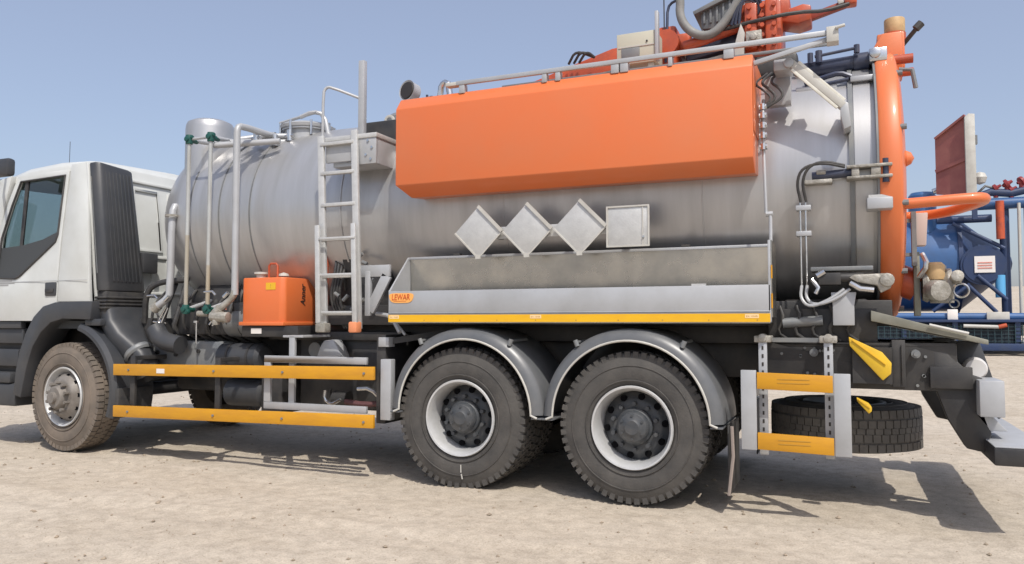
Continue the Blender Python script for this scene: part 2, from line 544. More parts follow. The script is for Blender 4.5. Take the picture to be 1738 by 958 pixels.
def front_disc():
    rim = MB().lathe([(.036, .293), (.004, .302), (-.008, .296), (-.004, .284), (.03, .268), (.06, .255), (.06, .24)], (0, 0, 0), (0, 1, 0), 56)
    disc = MB().lathe([(.062, .256), (.045, .24), (.01, .215), (-.022, .19), (-.03, .175), (-.03, .12)], (0, 0, 0), (0, 1, 0), 48)
    hole = MB()
    for k in range(10):
        a = 2 * math.pi * k / 10 + .2
        c = Vector((math.sin(a) * .218, .022, math.cos(a) * .218))
        n = Vector((math.sin(a) * .6, -1, math.cos(a) * .6)).normalized()
        hole.cyl(c - n * .02, c + n * .006, .021, 14)
    hub = MB().lathe([(-.03, .125), (-.075, .115), (-.095, .10), (-.10, .06), (-.13, .055), (-.135, .0)], (0, 0, 0), (0, 1, 0), 36)
    for k in range(10):
        a = 2 * math.pi * k / 10
        c = Vector((math.sin(a) * .15, -.03, math.cos(a) * .15))
        hub.cyl(c, c + Vector((0, -.05, 0)), .017, 6)
    return rim, disc, hole, hub


def make_wheel(name, c, kind, rz=0, flip=False, tip=False, tm='tyre', rm='rim', hm='hub', dm='hub', dual=False, lug=.62, rad=.55, label=None, w=.30):
    parts = rear_disc() if kind == 'rear' else front_disc()
    tm_ = tyre_mesh(rad, w, lug)
    t = place(tm_, *c, rz, flip, tip)
    wh = bpy.data.objects.new(name, None)
    wh.empty_display_size = .2
    col.objects.link(wh)
    wh['_o'] = tuple(c)
    if label:                    # a wheel that is carried, not mounted: a thing of its own
        wh.location = c
        wh['label'], wh['category'] = label, 'spare wheel'
    else:
        wh.parent = T
        wh.location = Vector(c) - Vector(T['_o'])
    t.build('tyre', M[tm], wh, smooth=30)
    if dual:
        sgn = -1 if flip else 1
        place(tm_, c[0], c[1] + sgn * .35, c[2], rz, flip, tip).build('tyre', M[tm], wh, smooth=30)
    place(parts[0], *c, rz, flip, tip).build('rim', M[rm], wh, smooth=40)
    place(parts[1], *c, rz, flip, tip).build('wheel_disc', M[dm], wh, smooth=40)
    nh = 28                                # vertices of one hand hole
    pm = place(parts[2], *c, rz, flip, tip)
    for k in range(10):
        one = MB()
        one.v = pm.v[k * nh:(k + 1) * nh]
        one.f = [tuple(i - k * nh for i in f) for f in pm.f if k * nh <= f[0] < (k + 1) * nh]
        one.build('hand_hole', M['void'], wh)
    place(parts[3], *c, rz, flip, tip).build('hub', M[hm], wh, smooth=30)
    return wh


R1, R2, FW = (-2.80, .03, .553), (-1.42, .03, .551), (-7.32, .03, .549)
w1 = make_wheel('rear_wheel', R1, 'rear', dual=True, rad=.557)
w2 = make_wheel('rear_wheel', R2, 'rear', dual=True)
make_wheel('rear_wheel', (R1[0], 2.47, .548), 'rear', flip=True, dual=True)
make_wheel('rear_wheel', (R2[0], 2.47, .548), 'rear', flip=True, dual=True)
make_wheel('front_wheel', FW, 'front', rz=R(-4), tm='tyre_dust', rm='rim', dm='rim_dust', hm='rim_dust', lug=.8)
make_wheel('front_wheel', (FW[0], 2.47, .548), 'front', flip=True, tm='tyre_dust', dm='rim_dust', hm='rim_dust', lug=.8)
chalk = MB().beam((R1[0] + .018, .022, R1[2] - .36), (R1[0] + .020, .022, R1[2] - .42), .003, .008, (1, 0, 0)).beam((R1[0] + .022, .024, R1[2] - .43), (R1[0] + .03, .026, R1[2] - .47), .003, .010, (1, 0, 0))
chalk.build('chalk_mark', M['offwhite'], w1)


# ---------------- mudguards
def fender(cx, cz, rad, a0, a1, y0, y1, side, m, trim=True, name='rear_mudguard'):
    sg = 1 if side == 0 else -1
    ys = lambda d: (y0 + d) if side == 0 else (y1 - d)
    prof = [(0.0, rad - .085), (0.0, rad - .062), (.035, rad - .008), (.055, rad), (y1 - y0, rad), (y1 - y0, rad - .012), (.06, rad - .014), (.02, rad - .085)]
    f = MB().lathe([(sg * d, r) for d, r in prof], (cx, ys(0), cz), (0, 1, 0), 40, a0, a1, closed=True)
    o = f.build(name, m, T, smooth=40)
    if trim:
        p = [(cx + math.sin(a) * (rad - .088), ys(-.004), cz + math.cos(a) * (rad - .088)) for a in np.linspace(a0, a1, 40)]
        e0, e1 = p[0], p[-1]
        p = [(e0[0] + (-.05 if e0[0] < cx else .05), e0[1], e0[2] - .02)] + p + [(e1[0] + (.05 if e1[0] > cx else -.05), e1[1], e1[2] - .02)]
        MB().tube(p, .0085, 8).build('edge_trim', M['offwhite'], o)
        q = MB()
        for a in (-.62, .62):
            c = Vector((cx + math.sin(a) * rad, ys(.03), cz + math.cos(a) * rad))
            q.cyl(c + Vector((0, 0, -.01)), c + Vector((math.sin(a) * .03, 0, .035)), .018, 10)
            q.cyl(c + Vector((0, 0, .02)), c + Vector((0, sg * .35, .03)), .012, 8)
        q.build('clamp', M['grey'], o)
        for e in (e0, e1):
            q = MB()
            d = -1 if e[0] < cx else 1
            q.box(min(e[0], e[0] + d * .085), max(e[0], e[0] + d * .085), min(ys(0), ys(y1 - y0)), max(ys(0), ys(y1 - y0)), e[2] - .03, e[2] - .018)
            q.build('mudguard_foot', m, o, .003)
    return o


for side, (ya, yb) in enumerate(((-.005, .68), (1.82, 2.505))):
    fender(-2.755, .60, .662, -1.56, 1.56, ya, yb, side, M['fender'])
    fender(-1.435, .60, .662, -1.56, 1.56, ya, yb, side, M['fender'])
for y in (.06, 1.9):
    MB().box(-.755, -.745, y, y + .55, .12, .60).build('mud_flap', M['rubber'], T, .002)
MB().tube([(-.72, .02, .60), (-.715, .03, .40), (-.75, .05, .13)], .012, 6).build('flap_strip', mat('pinkish_strip', (.30, .25, .22), .6), T)

# ---------------- rear spare wheel lying flat
sp = make_wheel('spare_wheel', (-.02, 1.22, .69), 'rear', tip=True, w=.335, tm='tyre_old', dm='grey', rm='grey', lug=.85, rad=.545, label='spare truck wheel lying flat beneath the rear frame of the truck')
MB().cyl((-.02, 1.22, .45), (-.02, 1.22, .92), .03, 12).box(-.5, .4, 1.17, 1.27, .60, .62).build('spare_wheel_carrier', M['black'], T)

# ---------------- front wheel arch, steps, bumper
arch_out = [(-8.02, .55), (-7.99, .80), (-7.94, 1.0), (-7.85, 1.20), (-7.74, 1.36), (-7.60, 1.47), (-7.42, 1.51), (-6.88, 1.515)]
arch_in = [(-6.90, 1.33), (-7.30, 1.34), (-7.48, 1.30), (-7.62, 1.20), (-7.74, 1.05), (-7.82, .85), (-7.87, .66), (-7.90, .52)]
MB().prism(arch_out + arch_in, 'y', -.015, .30).build('cab_wheel_arch', M['plastic'], T, .012)
MB().prism(arch_out + arch_in, 'y', 2.20, 2.515).build('cab_wheel_arch', M['plastic'], T, .012)
MB().box(-8.75, -8.04, .02, 2.48, .42, .66).box(-8.75, -8.10, .0, 2.5, .66, .78).build('bumper', M['plastic'], T, .03)
MB().box(-8.72, -8.02, .03, .30, .84, 1.02).build('cab_step', M['plastic'], T, .012)
MB().box(-8.72, -7.98, .05, .35, 1.08, 1.24).build('cab_step', M['plastic'], T, .012)
MB().box(-8.70, -7.95, .12, .5, .70, 1.30).build('step_backing', M['black'], T)
for side, (ya, yb) in enumerate(((.0, .46), (2.04, 2.5))):
    sg = 1 if side == 0 else -1
    prof = [(0, .625), (0, .66), (.03, .70), (.46, .70), (.46, .685), (.03, .68)]
    MB().lathe([(sg * d, r) for d, r in prof], (-7.25, ya if side == 0 else yb, .62), (0, 1, 0), 30, .25, 1.95, closed=True).build('front_mudguard', M['plastic'], T)
MB().box(-7.9, -6.6, .45, .8, .95, 1.35).build('inner_arch_liner', M['black'], T, .02)
MB().box(-6.60, -6.52, .02, .42, .40, .66).build('mudguard_flap', M['rubber'], T, .006)

# ---------------- cab
def cab_side(y_lo, y_hi):
    """returns function (x, z) -> y on the leaning cab side"""
    return lambda x, z: y_lo + (y_hi - y_lo) * max(0.0, (z - 1.75) / 1.22) ** 1.4


for side in (0, 1):
    fy = (lambda x, z: .0 + .11 * max(0, (z - 1.75) / 1.2) ** 1.3) if side == 0 else (lambda x, z: 2.5 - .11 * max(0, (z - 1.75) / 1.2) ** 1.3)
    th = .035 if side == 0 else -.035

    def panel(ring_o, ring_i, name, m, parent, off=0.0, bev=0.004):
        """sheet between two loops (same count) or a filled loop, given thickness"""
        mb = MB()
        sgn = -1 if side == 0 else 1
        if ring_i:
            n = len(ring_o)
            A = [(x, fy(x, z) + sgn * off, z) for x, z in ring_o]
            B = [(x, fy(x, z) + sgn * off, z) for x, z in ring_i]
            A2 = [(x, y + th, z) for x, y, z in A]
            B2 = [(x, y + th, z) for x, y, z in B]
            fs = []
            for i in range(n):
                j = (i + 1) % n
                fs += [(i, j, n + j, n + i), (2 * n + i, 3 * n + i, 3 * n + j, 2 * n + j), (i, 2 * n + i, 2 * n + j, j), (n + i, n + j, 3 * n + j, 3 * n + i)]
            mb.add(A + B + A2 + B2, fs)
        else:
            n = len(ring_o)
            A = [(x, fy(x, z) + sgn * off, z) for x, z in ring_o]
            A2 = [(x, y + th, z) for x, y, z in A]
            fs = [tuple(range(n)), tuple(range(2 * n - 1, n - 1, -1))] + [(i, i + n, (i + 1) % n + n, (i + 1) % n) for i in range(n)]
            mb.add(A + A2, fs)
        return mb.build(name, m, parent, bev)

    # rear quarter panel
    panel([(-7.395, 1.515), (-6.93, 1.515), (-6.955, 1.75), (-7.02, 2.2), (-7.085, 2.6), (-7.135, 2.93), (-7.165, 2.965), (-7.395, 2.955), (-7.395, 2.6), (-7.395, 2.2), (-7.395, 1.75)], None, 'quarter_panel', M['white'], T)
    # door with window opening
    door = panel([(-7.41, 1.50), (-7.41, 1.78), (-7.41, 2.15), (-7.41, 2.6), (-7.42, 2.90), (-7.80, 2.90), (-8.22, 2.88), (-8.32, 2.60), (-8.42, 2.2), (-8.47, 1.78), (-8.47, 1.32), (-7.74, 1.32), (-7.66, 1.42)],
                 [(-7.56, 2.085), (-7.485, 2.14), (-7.462, 2.21), (-7.462, 2.5), (-7.46, 2.84), (-7.80, 2.835), (-8.15, 2.82), (-8.24, 2.56), (-8.34, 2.2), (-8.36, 1.775), (-8.06, 1.765), (-7.99, 1.79), (-7.80, 1.92)], 'door', M['white'], T)
    # glass sheet
    yg = th * .5
    g = MB()
    loop = [(-7.80, 1.92), (-7.99, 1.79), (-8.06, 1.765), (-8.36, 1.775), (-8.34, 2.2), (-8.24, 2.56), (-8.15, 2.82), (-7.46, 2.84), (-7.462, 2.5), (-7.462, 2.21), (-7.485, 2.14), (-7.56, 2.085)]
    n = len(loop)
    A = [(x, fy(x, z) + yg, z) for x, z in loop]
    A2 = [(x, y + th * .12, z) for x, y, z in A]
    g.add(A + A2, [tuple(range(n)), tuple(range(2 * n - 1, n - 1, -1))] + [(i, i + n, (i + 1) % n + n, (i + 1) % n) for i in range(n)])
    g.build('window_glass', M['glass'], door)
    # seals and quarter light bar
    fr = MB()
    pts = [(x, fy(x, z) - (0.004 if side == 0 else -.004), z) for x, z in loop]
    fr.tube(pts + [pts[0]], .011, 6, cap=False)
    fr.beam((-8.03, fy(0, 1.8) + yg, 1.775), (-8.07, fy(0, 2.83) + yg, 2.83), .045, .022, (0, 1, 0))
    fr.build('window_seal', M['rubber'], door)
    # black triangle panel along the lower edge of the opening
    kp = [(-8.36, 1.775), (-8.06, 1.765), (-7.99, 1.79), (-7.80, 1.92), (-7.56, 2.085), (-7.485, 2.14), (-7.462, 2.21), (-7.464, 2.25), (-7.70, 2.17), (-8.00, 2.12), (-8.35, 2.10)]
    k = MB()
    n = len(kp)
    A = [(x, fy(x, z) + th * .2, z) for x, z in kp]
    A2 = [(x, y + th * .9, z) for x, y, z in A]
    k.add(A + A2, [tuple(range(n)), tuple(range(2 * n - 1, n - 1, -1))] + [(i, i + n, (i + 1) % n + n, (i + 1) % n) for i in range(n)])
    k.build('lower_window_trim', M['darkint'], door)
    if side == 0:
        h = MB().box(-7.585, -7.425, -.012, .02, 1.575, 1.715)
        hd = h.build('door_handle', M['plastic'], door, .012)
        MB().box(-7.565, -7.445, -.024, -.0125, 1.612, 1.65).build('handle_grip', M['rubber'], door, .004)
        for zz, w, x0 in ((1.745, .22, -8.22), (1.722, .26, -8.20), (1.70, .17, -8.25)):
            MB().box(x0 - w / 2, x0 + w / 2, -.0035, -.0005, zz - .006, zz + .006).build('small_print', M['ink_g'], door)
    # crease line
    yy = -.001 if side == 0 else 2.501
    MB().box(-8.4, -6.98, yy - .002, yy + .002, 1.728 + .0, 1.733).build('body_crease', M['silver'], T)
    # sill below the door
    MB().box(-8.47, -7.98, .02 if side == 0 else 2.42, .08 if side == 0 else 2.48, 1.24, 1.315).build('door_sill', M['plastic'], T, .006)

# roof, rear wall, front
roof = MB()
prof = [(-7.13, 2.955), (-7.18, 3.0), (-7.6, 3.015), (-8.1, 2.985), (-8.35, 2.93), (-8.5, 2.84)]
yy = [.115, .16, .30, 1.25, 2.2, 2.34, 2.385]
vs, fs = [], []
for k, (x, z) in enumerate(prof):
    for j, y in enumerate(yy):
        dz = (-.075, -.02, 0, .035, 0, -.02, -.075)[j]
        if k == 0: dz = min(0, dz) * .5
        vs.append((x, y, z + dz))
nj = len(yy)
for k in range(len(prof) - 1):
    for j in range(nj - 1):
        fs.append((k * nj + j, k * nj + j + 1, (k + 1) * nj + j + 1, (k + 1) * nj + j))
o_ = len(vs)
vs += [(x, y, z - .05) for x, y, z in vs]
fs += [tuple(i + o_ for i in f) for f in fs]
for k in range(len(prof) - 1):
    for j in (0, nj - 1):
        fs.append((k * nj + j, (k + 1) * nj + j, (k + 1) * nj + j + o_, k * nj + j + o_))
roof.add(vs, fs)
roof.build('cab_roof', M['white'], T, smooth=60)
def leaned(mb):
    """the rear wall of the cab leans forward towards the roof"""
    mb.v = [(x - .18 * (z - 1.5) / 1.45 + .02, y, z) for x, y, z in mb.v]
    return mb


leaned(MB().box(-6.99, -6.955, .08, 2.42, 1.30, 2.96)).build('cab_rear_wall', M['white'], T, .012)
for (y0, y1, z0, z1) in ((.62, .92, 2.10, 2.74), (1.10, 1.55, 2.10, 2.74), (1.72, 2.1, 2.10, 2.74)):
    f = MB()
    w = .022
    f.box(-6.955, -6.935, y0 - w, y0, z0 - w, z1 + w).box(-6.955, -6.935, y1, y1 + w, z0 - w, z1 + w).box(-6.955, -6.935, y0, y1, z0 - w, z0).box(-6.955, -6.935, y0, y1, z1, z1 + w)
    leaned(f).build('pressed_frame', M['white'], T, .008)
for z in (2.02, 1.62, 2.84):
    leaned(MB().box(-6.955, -6.930, .5, 2.40, z - .016, z + .016)).build('pressed_rib', M['white'], T, .008)
for y in (.78, 1.0, 1.22, 1.44, 1.66, 1.88, 2.1):
    leaned(MB().box(-6.955, -6.935, y - .012, y + .012, 1.64, 2.0)).build('pressed_rib', M['white'], T, .006)
MB().prism([(-8.5, 2.84), (-8.8, 1.95), (-8.84, 1.95), (-8.54, 2.84)], 'y', .14, 2.36).build('windscreen', M['glass'], T)
MB().prism([(-8.80, .80), (-8.80, 1.95), (-8.86, 1.90), (-8.9, .80)], 'y', .05, 2.45).build('cab_front', M['white'], T, .02)
for side in (0, 1):
    y = .06 if side == 0 else 2.36
    MB().prism([(-8.26, 2.89), (-8.46, 2.86), (-8.78, 1.95), (-8.82, 1.32), (-8.49, 1.32), (-8.49, 1.80), (-8.36, 2.6)], 'y', y, y + .08).build('a_pillar', M['white'], T, .012)
MB().box(-8.78, -7.0, .12, 2.38, 1.24, 1.32).build('cab_floor', M['darkint'], T)
MB().prism([(-8.75, 1.32), (-8.75, 2.0), (-8.45, 1.98), (-8.38, 1.7), (-8.5, 1.32)], 'y', .1, 2.4).build('dashboard', M['darkint'], T, .02)
for y in (.45, 1.65):
    s = MB().box(-7.95, -7.40, y, y + .5, 1.60, 1.76).box(-7.42, -7.28, y + .02, y + .48, 1.7, 2.15)
    MB.build(s, 'cab_seat', M['darkint'], T, .04)
MB().lathe([(0, .20), (.015, .215), (.03, .20), (.015, .19)], (-8.22, .62, 1.98), (-.8, 0, .55), 24, closed=True).build('steering_wheel', M['rubber'], T)
# mirror at the upper front corner and aerial
mr = MB().box(-8.04, -7.80, -.30, -.20, 2.80, 2.985)
mir = mr.build('wide_angle_mirror', M['plastic'], T, .035)
MB().tube([(-8.06, -.24, 2.93), (-8.25, -.1, 2.98), (-8.40, .16, 2.93)], .016, 8).build('mirror_arm', M['plastic'], T)
MB().box(-8.62, -8.42, -.30, -.18, 1.95, 2.72).build('door_mirror', M['plastic'], T, .04)
MB().tube([(-8.5, -.24, 2.7), (-8.48, .1, 2.86)], .016, 8).tube([(-8.5, -.24, 2.0), (-8.48, .03, 1.9)], .016, 8).build('mirror_arm', M['plastic'], T)
MB().tube([(-8.02, .55, 3.02), (-7.95, .5, 3.33)], .003, 5).build('aerial', M['rubber'], T)

# air intake column behind the cab
sn = MB().prism([(-7.0, .085), (-6.92, .085), (-6.87, .125), (-6.87, .47), (-6.90, .53), (-7.0, .53)], 'z', 1.62, 2.95)
for i, p in enumerate(sn.v):          # wider and further back at the foot
    if p[2] < 2:
        sn.v[i] = (p[0] + .07, p[1] - .02 if p[1] < .3 else p[1] + .05, p[2])
    else:
        sn.v[i] = (p[0] - .11, p[1], p[2] - (.03 if p[1] > .4 else 0))
sno = sn.build('air_intake_column', M['plastic'], T, .022)
for k in range(8):
    y = .165 + k * .041
    MB().beam((-6.972, y + .01 + k * .0015, 2.86), (-6.808, y + .01 + k * .005, 1.72), .016, .018, (1, 0, 0)).build('intake_rib', M['plastic'], sno, .005)
MB().beam((-7.06, .078, 2.8), (-6.915, .066, 1.8), .008, .008, (0, 1, 0)).build('intake_seam', M['grey'], sno)
for k in range(4):
    z = 1.545 - k * .035
    MB().box(-6.955, -6.795, .07, .57, z, z + .022).build('bellows_ring', M['rubber'], sno, .008)
MB().box(-6.94, -6.81, .09, .55, 1.36, 1.62).build('intake_bellows', M['rubber'], sno, .01)
MB().box(-6.93, -6.85, .56, .76, 1.83, 2.05).build('intake_plug', M['plastic'], T, .02)
# duct running down and back
du = MB()
secs = [((-6.86, .33, 1.42), .085, .24), ((-6.83, .31, 1.30), .09, .23), ((-6.74, .28, 1.17), .10, .19), ((-6.62, .26, 1.06), .11, .14), ((-6.52, .26, .97), .115, .115), ((-6.46, .27, .86), .11, .11), ((-6.45, .30, .74), .11, .11)]
vs, fs, ns = [], [], 24
for (cx, cy, cz), a, b in secs:
    for k in range(ns):
        t = 2 * math.pi * k / ns
        ct, st_ = math.cos(t), math.sin(t)
        vs.append((cx + a * math.copysign(abs(ct) ** .6, ct), cy + b * math.copysign(abs(st_) ** .6, st_), cz + a * .5 * ct))
for i in range(len(secs) - 1):
    for k in range(ns):
        fs.append((i * ns + k, i * ns + (k + 1) % ns, (i + 1) * ns + (k + 1) % ns, (i + 1) * ns + k))
du.add(vs, fs)
du.build('air_duct', M['plastic'], T, smooth=50)
MB().lathe([(0, .13), (.02, .145), (.05, .145), (.07, .13)], (-6.56, .26, 1.02), (.7, 0, -.7), 24).build('duct_clamp', M['grey'], T)
MB().box(-7.02, -6.80, .02, .40, 1.27, 1.34).build('duct_shelf', M['plastic'], T, .012)

# ---------------- the tank
def ring(x, r0, w, h, m, name='tank_ring', parent=None):
    return MB().lathe([(-w / 2, r0), (-w / 2, r0 + h), (w / 2, r0 + h), (w / 2, r0)], (x, YC, 2.36), (1, 0, 0), 96).build(name, m, parent or T, .0)


TR = .932
prof = []
for k in range(14):
    a = math.pi / 2 * k / 13
    prof.append((-6.05 - .74 * math.cos(a), TR * math.sin(a) if k else 0.0001))
prof += [(-6.05, TR), (-5.6, TR), (-5.0, TR), (-4.0, TR), (-3, TR), (-2, TR), (-1, TR), (.22, TR), (.22, .2)]
tank = MB().lathe(prof, (0, YC, 2.36), (1, 0, 0), 128).build('tank', M['tank'], T, smooth=50)
for x in (-5.98, -5.60, -5.22):
    ring(x, TR - .002, .022, .010, M['tank'])
    ring(x + .018, TR - .002, .012, .006, M['grey'], 'ring_weld')
ring(-4.16, TR - .002, .018, .010, M['tank'])
ring(.065, TR - .002, .030, .022, M['grey'])
ring(.14, TR - .002, .11, .012, M['tank'], 'rear_band')
for x in (-4.16, -3.0, -1.3):
    MB().prism([(.55, 1.50), (.42, 2.0), (.62, 1.75), (1.25, 1.50), (1.88, 1.75), (2.08, 2.0), (1.95, 1.40), (.55, 1.40)], 'x', x - .06, x + .06).build('tank_saddle', M['black'], T)
for x in (-2.55, -.95):
    MB().lathe([(-.006, TR - .001), (-.003, TR + .003), (.003, TR + .003), (.006, TR - .001)], (x, YC, 2.36), (1, 0, 0), 96).build('weld_seam', M['tank'], T)
MB().box(-6.05, -5.90, .55, 1.95, 1.20, 1.62).build('tank_saddle', M['black'], T, .01)

# rear flange ring and dished door
fl = MB().lathe([(.235, .90), (.235, 1.0), (.25, 1.012), (.355, 1.012), (.37, 1.0), (.38, .97), (.395, .90), (.41, .75), (.42, .5), (.43, .2), (.43, .0001)], (0, YC, 2.36), (1, 0, 0), 128)
doorR = fl.build('rear_door', M['orange'], T, smooth=40)
MB().lathe([(.22, .93), (.22, 1.0), (.234, 1.0), (.234, .93)], (0, YC, 2.36), (1, 0, 0), 96).build('door_gasket', M['grey'], T)
for k in range(12):
    a = 2 * math.pi * (k + .5) / 12
    c = Vector((.365, YC + math.sin(a) * .985, 2.36 + math.cos(a) * .985))
    MB().cyl(c, c + Vector((.04, 0, 0)), .020, 10).build('door_bolt', M['grey'], doorR)
# hinge tower
ht = MB().box(.27, .46, 1.05, 1.45, 3.24, 3.52).prism([(.22, 3.20), (.22, 3.36), (.30, 3.50), (.44, 3.50), (.44, 3.20)], 'y', .98, 1.52)
ht.build('hinge_tower', M['orange'], T, .012)
MB().cyl((.40, 1.25, 3.50), (.40, 1.25, 3.57), .085, 20).build('beacon_base', M['orange_d'], T)
MB().cyl((.405, 1.25, 3.57), (.405, 1.25, 3.69), .075, 24).build('beacon', M['tan'], T, .01)
MB().tube([(.44, 1.2, 3.44), (.50, 1.15, 3.50), (.56, 1.1, 3.56)], .018, 8).cyl((.54, 1.1, 3.54), (.58, 1.1, 3.58), .03, 10).build('lever', M['rubber'], T)
for (z, r) in ((3.27, .035), (3.17, .03)):
    MB().cyl((.35, .88, z - .02), (.50, .88, z - .02), r, 12).build('door_lug', M['orange_d'], T)
MB().tube([(.39, .62, 3.10), (.47, .60, 3.08), (.49, .60, 2.95)], .016, 8).build('door_lever', M['grey'], T)
MB().lathe([(0, .05), (.03, .055), (.06, .04), (.08, .0001)], (.375, .42, 2.42), (1, 0, 0), 16).build('door_lug', M['orange'], T)
# hydraulic ram along the top
MB().cyl((-.30, .80, 3.225), (.14, .80, 3.245), .055, 20).cyl((.14, .8, 3.245), (.26, .8, 3.25), .03, 14).build('door_ram', M['navy'], T)
MB().cyl((.10, .80, 3.243), (.20, .80, 3.246), .066, 20).build('ram_head', M['navy'], T)
MB().tube([(-.17, .72, 3.30), (.10, .72, 3.325), (.13, .72, 3.325)], .012, 8).cyl((.12, .72, 3.29), (.12, .72, 3.35), .02, 8).cyl((-.14, .72, 3.25), (-.14, .72, 3.34), .024, 8).cyl((-.2, .72, 3.25), (-.2, .72, 3.33), .02, 8).build('ram_pipe', M['navy'], T)
MB().box(.2, .32, .68, .95, 3.20, 3.30).cyl((.24, .66, 3.26), (.24, .98, 3.26), .04, 12).build('ram_pivot', M['chrome'], T, .01)
MB().tube([(-.24, .62, 3.07), (-.1, .6, 3.10), (.0, .6, 3.12), (.08, .6, 3.08)], .02, 8, smooth=1).tube([(-.12, .58, 3.04), (.06, .58, 3.06)], .014, 8).tube([(-.3, .6, 3.0), (-.08, .6, 3.045)], .016, 8).build('top_hose', M['navy'], T)
MB().box(.07, .22, .55, .62, 3.03, 3.07).box(-.3, -.02, .58, .7, 3.0, 3.04).build('top_bracket', M['silver'], T, .006)

# clamps and small hydraulics on the near side of the rear
MB().box(.03, .31, .21, .33, 2.345, 2.365).box(.03, .31, .21, .33, 2.27, 2.29).box(.06, .11, .22, .33, 2.29, 2.345).box(.18, .24, .22, .33, 2.29, 2.345).build('clamp_bracket', M['cast'], T, .006)
MB().cyl((.27, .25, 2.24), (.27, .25, 2.40), .022, 12).build('clamp_pin', M['navy'], T)
MB().cyl((-.19, .27, 2.315), (.10, .27, 2.325), .030, 14).build('clamp_ram', M['navy'], T)
MB().box(-.24, -.06, .22, .31, 2.255, 2.285).cyl((-.16, .25, 2.335), (-.1, .25, 2.335), .02, 8).build('clamp_valve', M['cast'], T, .006)
for d in (0, .035):
    MB().tube([(.02, .24, 2.36 + d * .3), (-.12, .20, 2.395 + d * .3), (-.25 + d, .20, 2.37), (-.29 + d, .22, 2.27), (-.265 + d, .26, 2.14)], .010, 8, smooth=2).build('hydraulic_hose', M['rubber'], T)
    MB().tube([(-.27 + d, .27, 2.14), (-.27 + d, .27, 1.56)], .0065, 8).build('hydraulic_pipe', M['chrome'], T)
    MB().tube([(-.27 + d, .27, 1.56), (-.28 + d, .25, 1.47), (-.22 + d, .22, 1.405 + d * .4), (-.09 + d, .22, 1.46), (.0 + d, .24, 1.53)], .011, 8, smooth=2).build('hydraulic_hose', M['silver'], T)
for z in (2.10, 1.92):
    MB().box(-.30, -.20, .255, .33, z - .018, z + .018).build('pipe_clip', M['silver'], T, .005)
MB().box(.15, .305, .17, .33, 2.055, 2.13).build('door_latch', M['silver'], T, .006)
MB().prism([(.16, 2.13), (.16, 2.15), (.24, 2.15), (.30, 2.13)], 'y', .18, .3).build('latch_top', M['alu'], T)
# lower latch group
MB().box(-.21, .18, .24, .42, 1.655, 1.685).build('latch_tray', M['grey'], T, .006)
MB().cyl((-.15, .24, 1.61), (.12, .24, 1.605), .032, 14).box(-.16, -.02, .20, .34, 1.56, 1.64).build('latch_ram', M['black'], T, .004)
MB().prism([(.03, 1.605), (.06, 1.625), (.26, 1.63), (.30, 1.60), (.28, 1.53), (.22, 1.50), (.20, 1.55), (.08, 1.575)], 'y', .20, .27).cyl((.26, .18, 1.585), (.26, .30, 1.585), .045, 16).build('latch_lever', M['cast'], T, .008)
MB().tube([(.04, .22, 1.57), (.10, .2, 1.53), (.18, .2, 1.52)], .02, 8).tube([(-.2, .22, 1.6), (-.16, .2, 1.54), (-.18, .2, 1.50)], .015, 8).cyl((-.17, .2, 1.62), (-.12, .2, 1.65), .02, 8).build('latch_fittings', M['chrome'], T)
MB().prism([(-.085, 1.51), (.075, 1.51), (.06, 1.42), (.06, 1.285), (-.075, 1.285), (-.075, 1.42)], 'y', .24, .40).build('grey_bracket_box', M['silver'], T, .006)
MB().box(-.4, .15, .47, .9, 1.28, 1.47).build('rear_cradle', M['black'], T, .02)
MB().box(-.50, .20, .34, .36, 1.172, 1.40).build('cradle_side_plate', M['black'], T, .004)
for i in range(5):
    x = -.42 + i * .11
    MB().tube([(x, .33, 1.42), (x + .03, .29, 1.33 + .02 * (i % 2)), (x - .02, .31, 1.24), (x + .06, .33, 1.18)], .010 + .003 * (i % 2), 8, smooth=1).build('rear_hose', M['rubber'], T)
MB().cyl((-.40, .31, 1.30), (-.14, .31, 1.32), .035, 14).build('rear_small_ram', M['grey'], T)

# vertical pipe beside the tray with hoses above
MB().tube([(-.50, .24, 2.88), (-.50, .15, 2.68), (-.485, .14, 2.06)], .011, 8).cyl((-.485, .12, 2.05), (-.44, .12, 2.05), .018, 8).build('vertical_pipe', M['silver'], T)
MB().tube([(-.455, .12, 2.06), (-.455, .10, 1.86)], .012, 8).build('vertical_pipe', M['silver'], T)
q = MB()
for z in (2.80, 2.74, 2.67, 2.60, 2.52):
    q.cyl((-.52, .14, z), (-.47, .14, z + .004), .022, 8).cyl((-.495, .12, z - .02), (-.495, .12, z + .02), .018, 8)
q.build('pipe_fittings', M['chrome'], T)
for dx, r in ((0, .010), (.045, .010), (-.03, .008)):
    MB().tube([(-.45 + dx, .35, 3.10), (-.52 + dx * 1.4, .22, 3.0), (-.45 + dx * 1.5, .16, 2.93), (-.40 + dx, .15, 2.86), (-.50 + dx * .3, .14, 2.79)], r, 8, smooth=2).build('hydraulic_hose', M['rubber'], T)
MB().box(-.50, -.32, .35, .42, 2.86, 3.08).build('hose_junction_plate', M['silver'], T, .006)

